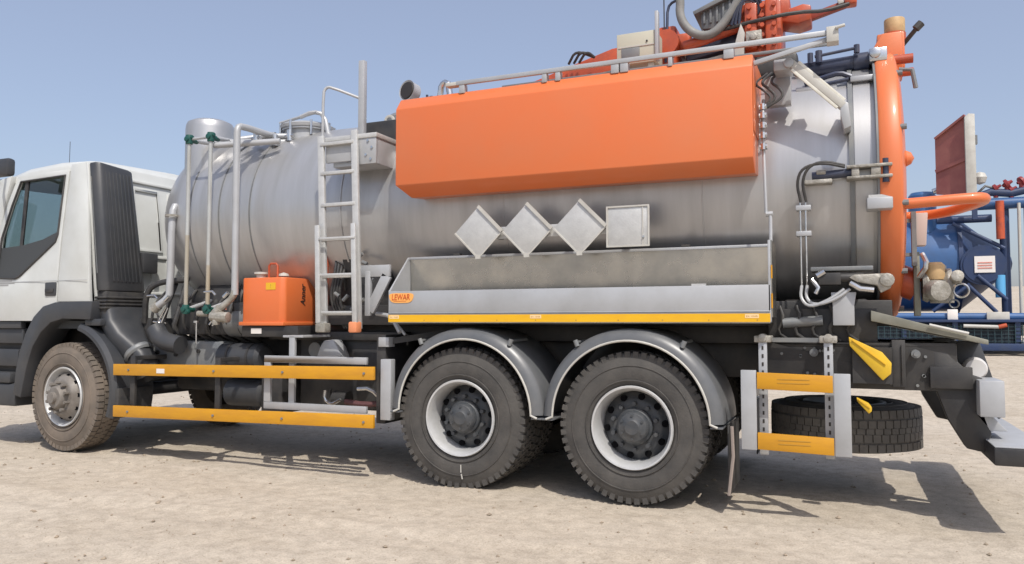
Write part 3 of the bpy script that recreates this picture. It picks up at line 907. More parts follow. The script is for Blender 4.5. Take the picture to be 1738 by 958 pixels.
# folding work arm, white
arm = MB().beam((-.31, .17, 3.095), (.02, .20, 2.765), .05, .085, (0, 1, 0))
armo = arm.build('swing_arm', M['offwhite'], T, .006)
for d in (-.033, .0, .033):
    n = Vector((.7, 0, .72)) * d
    MB().beam(Vector((-.28, .138, 3.066)) + n, Vector((.005, .168, 2.776)) + n, .020, .016, (0, 1, 0)).build('arm_ridge', M['arm_white'], armo, .002)
MB().box(-.42, -.30, .15, .33, 3.05, 3.13).cyl((-.32, .12, 3.09), (-.32, .3, 3.09), .035, 12).cyl((-.26, .14, 3.03), (-.26, .26, 3.03), .03, 10).build('arm_pivot', M['silver'], T, .008)
MB().prism([(-.0, 2.80), (.05, 2.78), (.065, 2.62), (.02, 2.60), (-.0, 2.70)], 'y', .16, .36).build('arm_end_bracket', M['silver'], T, .006)

# handle loop of the rear door (orange tube)
MB().tube([(.34, .36, 2.10), (.78, .34, 2.115), (.86, .40, 2.12), (.87, .55, 2.12), (.70, 1.15, 2.12), (.40, 1.25, 2.12)], .036, 14, smooth=2).build('door_handle_loop', M['orange'], T)

# valves on the rear door
v = MB()
v.lathe([(0, .10), (.03, .115), (.05, .10), (.12, .09), (.15, .12), (.18, .12), (.19, .06), (.2, .0001)], (.50, .68, 1.56), (1, 0, 0), 24)
v.cyl((.62, .68, 1.62), (.62, .68, 1.70), .035, 12).cyl((.56, .60, 1.53), (.60, .50, 1.52), .07, 16)
v.cyl((.62, .66, 1.44), (.62, .66, 1.56), .075, 16).cyl((.70, .6, 1.60), (.70, .5, 1.62), .04, 12)
v.build('outlet_valve', M['cast'], T, .004)
MB().lathe([(0, .045), (.008, .052), (.016, .045), (.008, .038)], (.72, .52, 1.52), (.2, 1, 0), 24, closed=True).build('valve_ring', M['chrome'], T)
MB().lathe([(0, .028), (.008, .034), (.016, .028), (.008, .022)], (.68, .55, 1.43), (.2, 1, .3), 20, closed=True).build('valve_ring', M['grey'], T)
MB().lathe([(0, .055), (.02, .06), (.1, .06), (.12, .04)], (.58, .62, 1.60), (0, 0, 1), 20).build('valve_bonnet', M['tan'], T)
MB().prism([(.455, 1.84), (.53, 1.84), (.545, 2.07), (.47, 2.07)], 'y', .62, .72).build('level_glass_housing', mat('dusty_pink_box', (.50, .40, .36), .5), T, .006)
MB().box(.44, .47, .60, .68, 1.70, 2.08).build('level_glass_rail', M['grey'], T)
for z in (1.78, 2.02):
    MB().box(.35, .45, .62, .66, z - .012, z + .012).build('rail_bracket_arm', M['grey'], T)
MB().box(.45, .49, .66, .74, 1.35, 1.80).build('valve_post', M['olive'], T, .004)
MB().cyl((.36, .8, 1.62), (.48, .8, 1.56), .11, 20).build('outlet_flange', M['orange_d'], T)
MB().tube([(.48, .6, 1.62), (.53, .55, 1.70), (.50, .6, 1.78)], .018, 8, smooth=1).build('valve_pipe', M['chrome'], T)

# ---------------- orange side box
sec = [(0.0, 2.43), (0.0, 3.065), (.075, 3.165), (.85, 3.20), (.85, 3.0), (.36, 2.60), (.36, 2.36), (.12, 2.34)]
bx = MB()
xs_ = [(-3.385, 0.0), (-.55, 0.0)]
bx.prism(sec, 'x', -3.385, -.55)
# chamfer of the lower left corner: move the low front vertices inwards
for i, p in enumerate(bx.v):
    if abs(p[0] + 3.385) < 1e-6 and p[2] < 2.40:
        bx.v[i] = (p[0] + .085, p[1], p[2])
box = bx.build('side_locker', M['orange'], T, .008)
MB().box(-.548, -.545, .02, .60, 2.62, 3.06).build('locker_end_lid', M['orange'], box, .002)
# rail on top of the locker
MB().beam((-2.85, .06, 3.235), (-.02, .06, 3.235), .03, .035).build('guard_rail', M['silver'], T, .005)
MB().beam((-.545, .07, 3.095), (-.06, .08, 3.20), .03, .033).build('guard_rail', M['silver'], T, .005)
MB().beam((-2.62, .45, 3.29), (-.02, .45, 3.29), .02, .02).build('guard_rail', M['grey'], T, .003)
MB().box(-.075, .0, .03, .13, 3.165, 3.27).cyl((-.02, .02, 3.25), (.04, .02, 3.262), .012, 8).build('rail_end_bracket', M['offwhite'], T, .006)
for x, w in ((-2.80, .05), (-2.09, .04), (-1.98, .04), (-1.53, .06), (-1.46, .06), (-1.12, .03), (-.71, .07)):
    MB().box(x - w / 2, x + w / 2, .05, .11, 3.15, 3.225).build('rail_bracket', M['silver'], T, .004)
MB().box(-2.95, -2.80, .05, .12, 3.22, 3.25).build('rail_lock', M['offwhite'], T, .004)
MB().prism([(-1.95, 3.15), (-1.50, 3.20), (-1.45, 3.15)], 'y', .10, .13).prism([(-1.1, 3.15), (-.75, 3.20), (-.70, 3.15)], 'y', .10, .13).build('rail_gusset', M['offwhite'], T)

# ---------------- hose tray
tr = MB()
tr.box(-3.44, -.455, .0, .014, 1.375, 1.56).box(-3.44, -.455, -.004, .012, 1.305, 1.385)
tr.build('tray_front', M['silver'], T, .003)
MB().box(-3.436, -.457, -.007, -.0045, 1.308, 1.366).build('yellow_stripe', M['stripe_y'], T)
MB().box(-3.436, -.457, -.009, -.0045, 1.375, 1.381).build('tray_lip', M['grey'], T)
MB().prism([(.014, 1.30), (.44, 1.30), (.44, 1.34), (.014, 1.34)], 'x', -3.43, -.46).build('tray_floor', M['galv'], T)
MB().prism([(.345, 1.34), (.36, 1.34), (.325, 1.84), (.31, 1.84)], 'x', -3.42, -.47).build('tray_back', M['galv'], T)
MB().box(-3.43, -.455, .30, .335, 1.84, 1.862).build('tray_rim', M['silver'], T, .004)
MB().box(-.468, -.450, .0, .03, 1.31, 1.86).build('tray_end_post', M['silver'], T, .003)
MB().prism([(.0, 1.56), (.014, 1.34), (.32, 1.34), (.33, 1.85), (.30, 1.86)], 'x', -3.44, -3.425).build('tray_end_gusset', M['silver'], T)
MB().prism([(.0, 1.56), (.014, 1.34), (.32, 1.34), (.33, 1.85), (.0, 1.86)], 'x', -.449, -.443).build('tray_end_plate', M['galv'], T)
MB().box(-.449, -.440, -.004, .012, 1.60, 1.69).box(-.449, -.440, -.004, .012, 1.40, 1.50).build('yellow_marker', M['yellow'], T)
MB().box(-1.10, -1.04, .30, .34, 1.865, 1.88).box(-3.0, -2.94, .30, .34, 1.865, 1.88).build('rim_catch', M['rubber'], T)
MB().box(-.98, -.88, .012, .03, 1.56, 1.575).build('tray_notch_catch', M['alu'], T)
# badge
bd = MB()
pts = []
for k in range(24):
    a = 2 * math.pi * k / 24
    w = 1 + .06 * math.sin(3 * a)
    pts.append((-3.318 + .112 * math.copysign(abs(math.cos(a)) ** .5, math.cos(a)) * w, 1.505 + .040 * math.copysign(abs(math.sin(a)) ** .6, math.sin(a)) * w))
bd.prism(pts, 'y', -.0045, -.0005)
bdo = bd.build('badge', M['badge'], T)
text('LEWAR', 'badge_lettering', M['ink_r'], bdo, (-3.322, -.006, 1.508), NEAR, .068, 0.1, .17)
MB().box(-3.39, -3.27, -.006, -.0045, 1.476, 1.479).build('badge_line', M['ink_r'], bdo)
for x in (-3.38, -2.14, -.575):
    s = MB().box(x - .045, x + .045, -.0085, -.0072, 1.335, 1.362).build('stripe_stamp', mat('pale_stamp', (.84, .60, .32), .5), T)
    text('E4 104R', 'stamp_print', M['ink_t'], s, (x, -.0088, 1.347), NEAR, .016, 0, .075, .0004)
tr_r = MB()
for k in range(9):
    tr_r.cyl((-3.1 + k * .32, -.0085, 1.322), (-3.1 + k * .32, -.006, 1.322), .005, 8)
tr_r.build('rivet_set', M['ink_t'], T)

# ---------------- placards
MB().box(-2.78, -1.55, .13, .145, 1.965, 2.06).build('placard_strip', M['alu'], T, .003)
for x, t in ((-2.672, 0), (-2.255, 0), (-1.825, 0)):
    z, h = 2.022, .208
    d = MB().prism([(x, z + h), (x + h, z), (x, z - h), (x - h, z)], 'y', .10, .113)
    do = d.build('placard', M['alu'], T, .002)
    e = MB().beam((x, .092, z + h), (x + h, .092, z), .026, .012, (0, 1, 0)).beam((x - h, .097, z), (x, .097, z - h), .012, .008, (0, 1, 0)).beam((x + h, .097, z), (x, .097, z - h), .012, .008, (0, 1, 0)).box(x - .022, x + .022, .09, .10, z - h - .005, z - h + .03)
    e.build('placard_edge', M['offwhite'], do)
sq = MB().box(-1.615, -1.292, .10, .113, 1.86, 2.165)
sqo = sq.build('square_placard', M['alu'], T, .003)
MB().box(-1.615, -1.292, .092, .0995, 2.153, 2.165).box(-1.615, -1.603, .092, .0995, 1.86, 2.153).box(-1.304, -1.292, .092, .0995, 1.86, 2.153).box(-1.603, -1.304, .092, .0995, 1.86, 1.872).box(-1.345, -1.339, .094, .0995, 1.872, 2.153).build('placard_edge', M['offwhite'], sqo)
MB().cyl((-1.335, .085, 1.93), (-1.335, .10, 1.93), .008, 8).build('placard_screw', M['chrome'], sqo)
for x in (-2.6, -1.45, -1.9):
    MB().box(x - .02, x + .02, .14, .40, 1.99, 2.03).build('placard_bracket', M['black'], T)

# ---------------- ladder, platform, rails
lad = MB().beam((-4.20, .085, 2.94), (-4.09, .02, 1.25), .03, .062, (1, 0, 0))
MB.build(lad, 'ladder_rail', M['alu'], T, .004)
MB().beam((-3.85, .085, 2.96), (-3.745, .02, 1.25), .03, .062, (1, 0, 0)).build('ladder_rail', M['alu'], T, .004)
for z in (2.60, 2.32, 2.02, 1.70, 1.38, 2.86):
    t = (2.94 - z) / 1.69
    x0 = -4.20 + .11 * t
    MB().beam((x0, .085 - .065 * t, z), (x0 + .345, .085 - .065 * t, z), .045, .030).build('rung', M['alu'], T, .004)
# second, hooked-on lower section
for x in (-4.16, -3.79):
    MB().beam((x, -.005, 2.14), (x + .055, -.045, 1.30), .022, .045, (1, 0, 0)).build('lower_ladder_rail', M['alu'], T, .003)
for z in (1.42, 1.74, 2.05):
    MB().beam((-4.13, -.02, z - .03), (-3.76, -.02, z - .03), .02, .02).build('lower_rung', M['alu'], T, .003)
MB().box(-4.13, -4.03, -.06, .03, 1.22, 1.30).build('ladder_foot', M['cast'], T, .012)
MB().box(-3.79, -3.71, -.065, .02, 1.22, 1.31).build('ladder_foot', mat('orange_ladder_foot', (.72, .26, .12), .5), T, .012)
# platform box
MB().box(-4.16, -3.63, .09, .62, 2.885, 2.925).build('platform', M['alu'], T, .005)
MB().box(-4.16, -3.88, .10, .13, 2.70, 2.925).build('platform_skirt', M['silver'], T, .004)
MB().box(-3.84, -3.64, .10, .13, 2.66, 2.925).box(-3.655, -3.64, .13, .6, 2.66, 2.9).build('platform_bracket', M['silver'], T, .004)
MB().box(-4.10, -3.66, .13, .56, 2.66, 2.70).build('platform_support', M['silver'], T, .004)
q = MB()
for (x, z) in ((-3.72, 2.86), (-3.68, 2.80), (-3.74, 2.74), (-3.69, 2.70)):
    q.cyl((x, .09, z), (x, .105, z), .012, 8)
q.build('platform_bolts', M['chrome'], T)
MB().box(-3.945, -3.885, .27, .32, 2.90, 3.64).build('grab_post', M['silver'], T, .005)
MB().tube([(-4.195, .10, 2.92), (-4.195, .10, 3.33), (-4.18, .12, 3.38), (-4.14, .13, 3.385), (-3.93, .295, 3.30)], .013, 10, smooth=1).build('grab_rail', M['silver'], T)
# support frame right of the ladder
MB().beam((-3.80, .12, 1.74), (-3.50, .12, 1.74), .03, .10).beam((-3.53, .12, 1.70), (-3.70, .12, 1.40), .03, .09, (1, 0, 0)).box(-3.74, -3.69, .10, .14, 1.36, 1.74).build('ladder_bracket', M['silver'], T, .004)
MB().tube([(-3.72, .25, 1.38), (-3.55, .22, 1.36), (-3.44, .18, 1.22)], .018, 8, smooth=1).tube([(-3.55, .2, 1.36), (-3.40, .2, 1.20)], .012, 8).build('air_line', M['silver'], T)

# manholes and fittings on top
MB().lathe([(0, .23), (.16, .23), (.16, .26), (.19, .26), (.19, .0001)], (-5.05, .98, 3.09), (0, 0, 1), 32).build('manhole_neck', M['silver'], T)
mh = MB().lathe([(.0, .27), (.03, .28), (.05, .25), (.09, .0001)], (-5.05, .98, 3.27), (0, 0, 1), 32).build('manhole_lid', M['silver'], T)
for k in range(8):
    a = 2 * math.pi * k / 8
    c = Vector((-5.05 + .27 * math.cos(a), .98 + .27 * math.sin(a), 3.26))
    MB().cyl(c - Vector((0, 0, .08)), c + Vector((0, 0, .07)), .014, 8).build('lid_clamp', M['chrome'], mh)
MB().tube([(-5.0, .8, 3.37), (-4.85, .8, 3.41), (-4.74, .84, 3.38), (-4.68, .84, 3.14)], .022, 8, smooth=1).tube([(-5.3, .85, 3.35), (-4.80, .80, 3.40)], .016, 8).build('manhole_arm', M['silver'], T)
MB().lathe([(0, .25), (.12, .25), (.16, .20), (.20, .1), (.21, .0001)], (-4.06, 1.35, 3.25), (0, 0, 1), 28).build('relief_dome', M['grey'], T)
MB().box(-4.05, -3.50, .42, .62, 2.86, 3.12).build('side_valve_cover', M['black'], T, .02)
MB().prism([(-4.10, 3.14), (-3.72, 3.18), (-3.72, 3.12), (-4.10, 3.12)], 'y', .72, .74).lathe([(0, .03), (0, .055), (.02, .055), (.02, .03)], (-3.90, .71, 3.20), (0, 1, 0), 18, closed=True).build('lifting_eye', M['offwhite'], T, .002)
MB().lathe([(0, .0001), (.0, .075), (-.02, .08), (-.03, .10), (.03, .09), (.07, .09)], (-3.74, .80, 3.485), (.25, 1, -.1), 24).build('vent_pipe', M['silver'], T)
MB().lathe([(-.035, .0001), (-.035, .078), (-.02, .085)], (-3.74, .80, 3.485), (.25, 1, -.1), 24).build('vent_mouth', M['ink_k'], T)
MB().cyl((-3.68, 1.2, 3.1), (-3.62, 1.1, 3.5), .09, 16).build('vent_stem', M['silver'], T)
MB().tube([(-3.46, .9, 3.15), (-3.46, .9, 3.50), (-3.42, .9, 3.56), (-3.36, .9, 3.54), (-3.34, .9, 3.15)], .03, 10, smooth=1).build('vent_bend', M['chrome'], T)
MB().cyl((-3.55, .9, 3.2), (-3.55, .9, 3.44), .022, 10).cyl((-3.60, .9, 3.2), (-3.60, .9, 3.46), .012, 8).build('vent_rod', M['navy'], T)

# moisture separator, sight tubes and pipes at the front of the tank
MB().lathe([(0, .0001), (.005, .17), (.03, .22), (.06, .235), (.10, .24), (.9, .24)], (-6.05, .66, 3.40), (0, 0, -1), 40).build('separator_vessel', M['tank'], T)
for x in (-5.86, -5.585):
    MB().cyl((x, .20, 1.46), (x, .20, 2.15 if x < -5.7 else 1.85), .020, 14).build('stained_sight_tube', M['sight'], T)
    MB().cyl((x, .20, 2.15 if x < -5.7 else 1.85), (x, .20, 3.08), .0195, 14).build('sight_tube', M['sight_clear'], T)
    for z, n in ((3.09, 1), (1.43, -1)):
        gv = MB().cyl((x, .20, z - .045), (x, .20, z + .045), .034, 12).cyl((x, .155, z), (x, .30, z), .026, 12).cyl((x - .045, .20, z + .02 * n), (x + .045, .20, z + .02 * n), .020, 10)
        gv.build('green_valve', M['green'], T, .004)
    MB().cyl((x, .22, 3.09), (x + .05, 1.0, 3.14), .022, 12).cyl((x, .22, 1.43), (x, .8, 1.6), .02, 10).build('sight_pipe', M['silver'], T)
MB().cyl((-5.86, .21, 3.095), (-5.585, .21, 3.095), .014, 8).cyl((-5.585, .25, 3.02), (-5.0, .5, 3.06), .03, 12).build('balance_pipe', M['silver'], T)
MB().tube([(-5.215, .16, 1.56), (-5.225, .16, 3.08), (-5.225, .17, 3.14), (-5.225, .22, 3.165), (-5.22, .55, 3.165), (-5.215, .90, 3.165), (-5.215, 1.0, 3.12)], .032, 16, smooth=1).build('blower_pipe', M['silver'], T)
for dz, yy0 in ((.0, .30), (.06, .45)):
    MB().tube([(-5.45, yy0, 3.05 + dz), (-5.30, .6, 3.10 + dz), (-5.0, .85, 3.13 + dz)], .028, 12, smooth=1).build('top_pipe', M['silver'], T)
q = MB()
for (x, y, z) in ((-5.25, .45, 3.10), (-5.15, .6, 3.10), (-5.38, .6, 3.14), (-5.05, .7, 3.16), (-5.3, .75, 3.17)):
    q.cyl((x, y, z - .05), (x, y, z + .06), .03, 10).cyl((x - .05, y, z), (x + .05, y, z), .02, 8)
q.build('top_valves', M['chrome'], T)
MB().tube([(-5.215, .16, 1.60), (-5.23, .155, 1.54), (-5.32, .13, 1.46), (-5.37, .12, 1.41)], .032, 14, smooth=1).cyl((-5.35, .122, 1.435), (-5.40, .115, 1.385), .046, 14).build('drain_elbow', M['cast'], T)
MB().tube([(-6.16, .55, 2.45), (-6.17, .34, 2.49), (-6.175, .30, 2.40), (-6.175, .30, 1.60), (-6.20, .29, 1.54), (-6.30, .27, 1.47)], .036, 14, smooth=1).build('suction_pipe', M['silver'], T)
MB().lathe([(0, .05), (0, .065), (.02, .065), (.02, .05)], (-6.175, .30, 2.36), (0, 0, 1), 20, closed=True).build('pipe_collar', M['cast'], T)
MB().cyl((-6.30, .27, 1.475), (-6.35, .26, 1.43), .05, 14).build('suction_coupling', M['cast'], T)
for (x, y, z) in ((-6.32, .26, 1.50), (-5.42, .11, 1.52)):
    MB().tube([(x - .12, y, z + .07), (x - .02, y, z + .075), (x + .02, y, z + .04)], .010, 8).build('valve_handle', M['chrome'], T)
    MB().cyl((x + .12, y, z + .02), (x + .17, y, z + .06), .018, 8).build('valve_nipple', M['chrome'], T)
    q = MB()
    for k in range(7):
        q.cyl((x + random.uniform(-.12, .12), y + .1, z - random.uniform(.02, .22)), (x + random.uniform(-.12, .12), y + .05, z - random.uniform(.05, .28)), .009, 6)
    q.build('linkage_rods', M['chrome'], T)
MB().cyl((-5.43, .10, 1.36), (-5.25, .12, 1.35), .05, 12).cyl((-5.38, .1, 1.28), (-5.38, .1, 1.36), .035, 10).build('drain_valve', M['cast'], T, .004)

# pump area below: dark machinery between cab and locker
MB().box(-6.20, -5.25, .40, 1.9, 1.18, 1.50).build('pump_base', M['black'], T, .03)
MB().lathe([(0, .0001), (0, .2), (.05, .23), (.6, .23), (.65, .2), (.65, .0001)], (-6.15, .75, 1.50), (1, 0, 0), 28).build('vacuum_pump', M['black'], T)
MB().lathe([(0, .0001), (0, .12), (.03, .14), (.35, .14), (.38, .0001)], (-5.55, .48, 1.30), (1, 0, 0), 24).build('pump_motor', M['grey'], T)
for i in range(9):
    x = -6.5 + i * .14
    MB().tube([(x, .55, 1.62 + .1 * math.sin(i)), (x + .07, .32 + .03 * (i % 3), 1.42 + .05 * math.cos(i * 2)), (x + .02, .36, 1.22), (x + .1, .6, 1.10)], .014 + .006 * (i % 3), 8, smooth=2).build('hydraulic_hose', M['rubber'], T)
MB().tube([(-6.68, .45, 1.30), (-6.62, .40, 1.62), (-6.5, .45, 1.72), (-6.2, .55, 1.74)], .03, 10, smooth=2).build('cable_loom', M['rubber'], T)
MB().cyl((-5.82, .30, 1.10), (-5.82, .30, 1.30), .008, 6).lathe([(0, .03), (.02, .03)], (-5.82, .30, 1.30), (0, 0, 1), 10).build('filler_rod', M['chrome'], T)
MB().cyl((-5.76, .26, 1.39), (-5.62, .26, 1.385), .028, 12).build('drain_stub', M['cast'], T)
MB().tube([(-6.36, .30, 1.24), (-6.25, .28, 1.12), (-6.0, .28, 1.08)], .09, 16, smooth=2).build('charge_air_pipe', M['plastic'], T)
# engine/gearbox zone behind the front wheel
MB().box(-6.55, -5.60, .42, .80, .80, 1.12).build('battery_box', M['grey'], T, .03)
q = MB()
for (x, z) in ((-6.45, 1.0), (-6.45, .9), (-6.2, .98), (-5.9, 1.02)):
    q.cyl((x, .40, z), (x, .42, z), .02, 10)
q.build('box_bolts', M['black'], T)
MB().lathe([(0, .0001), (.01, .10), (.04, .135), (.5, .135), (.53, .10), (.54, .0001)], (-5.60, .42, .97), (1, 0, 0), 28).build('air_tank', M['plastic'], T)
MB().lathe([(0, .0001), (.01, .10), (.04, .135), (.45, .135), (.48, .10), (.49, .0001)], (-5.62, .55, .62), (1, 0, 0), 28).build('air_tank', M['plastic'], T)
for x in (-5.45, -5.2):
    MB().lathe([(0, .137), (0, .142), (.025, .142), (.025, .137)], (x, .42, .97), (1, 0, 0), 24, closed=True).build('tank_strap', M['black'], T)
MB().box(-6.5, -5.7, .7, 1.8, .60, .95).build('gearbox', M['black'], T, .05)
MB().box(-5.1, -4.85, .40, .8, .45, .80).build('battery_tray', M['black'], T, .02)
MB().box(-4.78, -3.62, .55, 2.0, .50, 1.20).build('fuel_tank', M['black'], T, .05)
MB().prism([(-4.44, .98), (-4.40, 1.08), (-4.36, 1.14), (-4.25, 1.15), (-4.20, 1.08), (-4.15, .98)], 'y', .36, .5).build('grey_filter_housing', M['silver'], T, .02)
MB().lathe([(0, .0001), (0, .07), (.2, .07), (.2, .0001)], (-4.52, .45, 1.05), (0, 1, 0), 20).build('filter_canister', M['grey'], T)
MB().cyl((-4.25, .40, .62), (-4.10, .40, .62), .07, 16).cyl((-4.3, .4, .70), (-4.30, .4, .58), .012, 8).build('dark_valve', M['black'], T)
MB().tube([(-4.28, .3, .70), (-4.29, .3, .62), (-4.22, .3, .57), (-4.12, .3, .62)], .016, 8, smooth=1).build('silver_elbow', M['chrome'], T)
MB().tube([(-3.95, .32, .72), (-3.82, .32, .73), (-3.68, .32, .62)], .02, 8, smooth=1).build('silver_elbow', M['chrome'], T)
MB().tube([(-4.1, .35, .60), (-3.9, .35, .58), (-3.7, .38, .60)], .025, 8, smooth=1).build('maroon_hose', mat('maroon_hose_rubber', (.12, .05, .05), .6), T)
MB().box(-5.1, -3.62, .5, .8, 1.14, 1.22).build('side_beam', M['black'], T, .01)

# side guard
sg_ = MB()
gd = [((-6.56, .845), (-3.57, .885)), ((-6.55, .445), (-3.57, .490))]
for (x0, z0), (x1, z1) in gd:
    MB().beam((x0, .0, z0), (x1, .0, z1), .03, .108).build('side_guard_bar', M['yellow'], T, .003)
MB().box(-5.985, -5.885, -.0185, -.0155, .825, .868).build('guard_sticker', M['label_w'], T)
MB().box(-4.77, -3.69, .06, .09, .95, 1.01).box(-4.77, -3.69, .06, .09, .54, .60).box(-4.77, -4.70, .06, .09, .60, .95).build('guard_frame', M['silver'], T, .003)
for x in (-4.50,):
    MB().box(x - .03, x + .03, .10, .13, .56, 1.18).box(x - .10, x + .12, .10, .5, 1.17, 1.19).build('guard_post', M['silver'], T, .003)
for x in (-6.35, -5.28):
    MB().box(x - .03, x + .03, .03, .06, .42, .98).box(x - .02, x + .02, .05, .83, .94, .98).build('guard_post', M['black'], T, .003)
MB().box(-6.45, -5.5, .05, .30, .42, .455).build('guard_tray', M['grey'], T)
MB().box(-3.63, -3.54, .12, .60, .46, 1.20).build('dark_side_plate', M['black'], T, .006)
MB().box(-3.545, -3.445, .05, .12, .50, 1.0).build('grey_post', M['silver'], T, .006)
MB().box(-3.60, -3.50, .1, .2, 1.10, 1.18).build('post_bracket', M['silver'], T, .004)
MB().beam((-3.56, .15, 1.14), (-3.1, .4, 1.22), .03, .05).build('mudguard_arm', M['black'], T)
for x in (-6.35, -5.28, -4.5, -3.66):
    for z0 in (.845, .445):
        zc = z0 + .04 * (x + 6.56) / 3
        MB().cyl((x, -.026, zc), (x, -.015, zc), .011, 6).build('guard_bolt', M['grey'], T)
# far side guard
for (x0, z0), (x1, z1) in gd:
    MB().beam((x0, 2.5, z0), (x1, 2.5, z1), .03, .108).build('side_guard_bar', M['yellow'], T, .003)

# orange fluid canister
ca = MB().prism([(-5.17, .22), (-5.20, .26), (-5.20, .72), (-4.72, .72), (-4.70, .70), (-4.70, .26), (-4.74, .22)], 'z', 1.29, 1.72)
can = ca.build('orange_canister', M['orange'], T, .02)
MB().box(-5.21, -4.69, .21, .735, 1.275, 1.31).build('canister_base', M['orange'], can, .006)
MB().box(-4.90, -4.79, .2165, .219, 1.605, 1.67).build('canister_label', M['label_y'], can)
text('!', 'label_print', M['ink_t'], can, (-4.845, .2155, 1.637), NEAR, .05, 0, None, .0005)
text('Anner', 'script_lettering', M['ink_k'], can, (-4.698, .50, 1.56), ((0, 0, 1), (0, -1, 0), (1, 0, 0)), .095, .3, .21)
MB().cyl((-5.03, .30, 1.72), (-5.03, .30, 1.755), .045, 16).cyl((-5.03, .30, 1.755), (-5.03, .30, 1.775), .065, 16).build('filler_cap', M['offwhite'], can)
MB().lathe([(0, .05), (.02, .045), (.035, .0001)], (-4.80, .34, 1.735), (0, 0, 1), 16).build('filler_cap', M['offwhite'], can)
MB().tube([(-4.92, .28, 1.70), (-4.92, .28, 1.83), (-4.90, .28, 1.85), (-4.84, .28, 1.85), (-4.82, .28, 1.83), (-4.82, .28, 1.70)], .010, 8).build('canister_handle', M['orange_d'], can)
MB().box(-5.20, -4.55, .24, .8, 1.17, 1.272).build('canister_shelf', M['black'], T, .01)
MB().box(-5.08, -4.96, .232, .238, 1.20, 1.25).build('shelf_label', M['label_w'], T)
MB().box(-4.42, -4.38, .42, .46, 1.25, 1.92).build('red_post', M['orange_d'], T, .004)
for i in range(8):
    x = -4.32 + .03 * (i % 4)
    MB().tube([(x, .5, 1.95 - .05 * i), (x + .04, .42, 1.75), (x - .02, .42, 1.5), (x + .1, .5, 1.25)], .013, 8, smooth=2).build('hydraulic_hose', M['rubber'], T)
q = MB()
for i in range(12):
    x = random.uniform(-4.3, -3.85); z = random.uniform(1.35, 1.9)
    q.cyl((x, .38, z), (x + .05, .38, z + random.uniform(-.03, .05)), .018, 8)
q.build('hose_fittings', M['grey'], T)
MB().box(-4.32, -3.75, .5, .7, 1.30, 1.80).build('control_valve_block', M['black'], T, .02)

# rear guard
MB().box(-.655, -.555, -.005, .02, .455, .985).build('rear_guard_post', M['silver'], T, .004)
MB().box(-.075, .025, -.005, .02, .445, .975).build('rear_guard_post', M['silver'], T, .004)
for z0, z1, dz in ((.862, .972, -.012), (.462, .572, -.012)):
    MB().add([(x, y, z + (dz if x > -.3 else 0)) for x in (-.55, -.08) for y in (-.012, .018) for z in (z0, z1)],
             [(0, 1, 3, 2), (4, 6, 7, 5), (0, 4, 5, 1), (2, 3, 7, 6), (0, 2, 6, 4), (1, 5, 7, 3)]).build('rear_guard_bar', M['yellow'], T, .003)
for x in (-.52, -.105):
    b = MB().box(x - .028, x + .028, .10, .13, .41, 1.20).build('slotted_upright', M['silver'], T, .003)
    h = MB()
    for k in range(14):
        z = .46 + k * .055
        h.box(x - .006, x + .006, .097, .101, z, z + .025)
    h.build('slots', M['ink_k'], b)
    MB().box(x - .055, x + .055, .09, .30, 1.17, 1.215).cyl((x, .08, 1.20), (x, .2, 1.20), .03, 12).build('upright_head', M['cast'], T, .006)
MB().beam((-.52, .24, 1.185), (-.105, .24, 1.185), .03, .03).build('upright_tie', M['grey'], T)
for zz in (.93, .905, .53, .505):
    MB().box(-.42, -.22, -.0145, -.0125, zz - .002, zz + .002).build('print_line', M['ink_t'], T)

# yellow wheel chocks, held on the frame
for (x, z, k, lb) in ((.02, 1.19, 1, 'big yellow wheel chock hung on the black frame above the spare wheel'), (.06, .80, .36, 'small yellow chock tip showing just above the spare wheel')):
    ck = thing('wheel_chock', lb, 'wheel chock', (x, .24, z))
    pts = [(x, z + .02 * k), (x + .20 * k, z - .08 * k), (x + .255 * k, z - .15 * k), (x + .25 * k, z - .22 * k), (x + .20 * k, z - .265 * k), (x + .005 * k, z - .04 * k)]
    MB().prism(pts, 'y', .20, .28).build('chock_body', M['chock'], ck, .006)
    MB().beam((x + .02 * k, .196, z), (x + .22 * k, .196, z - .16 * k), .006, .012 * k, (0, 1, 0)).build('chock_rib', M['label_y'], ck)
MB().box(.04, .28, .25, .295, .90, 1.14).build('chock_holder', M['black'], T)

# rear apron, legs, lights, bumper
ap = MB().prism([(.16, 1.385), (.83, 1.195), (.83, 1.165), (.16, 1.315)], 'y', .25, 2.25)
ap.build('rear_apron', M['olive'], T, .004)
MB().cyl((.50, .23, 1.29), (.72, .23, 1.235), .010, 8).build('apron_rod', M['offwhite'], T)
for y in (.62, 1.86):
    MB().prism([(.66, 1.18), (.83, 1.18), (.97, .70), (.93, .66), (.76, .86)], 'y', y, y + .03).build('apron_leg', M['plastic'], T, .004)
for y in (.30, 2.05):
    MB().prism([(.52, 1.12), (.60, 1.12), (.74, .97), (.80, .95), (.80, .74), (.84, .60), (.80, .48), (.70, .50), (.60, .68), (.54, .86)], 'y', y, y + .12).build('bumper_arm', M['black'], T, .008)
MB().box(.50, .74, .26, .30, .88, 1.02).build('arm_flange', M['black'], T, .004)
for y in (.16, 1.95):
    MB().box(.76, .895, y, y + .34, .72, .945).build('tail_lamp_box', M['silver'], T, .006)
MB().lathe([(0, .0001), (.0, .06), (.02, .072), (.06, .075), (.08, .06)], (.79, .50, 1.0), (0, 1, 0), 28).build('round_work_lamp', M['lamp_w'], T)
MB().prism([(.74, .74), (.82, .74), (.93, .62), (.83, .62)], 'y', .30, .60).build('bumper_step', M['silver'], T, .006)
bu = MB().box(.80, 1.10, -.03, 2.53, .455, .56)
buo = bu.build('rear_bumper', M['black'], T, .010)
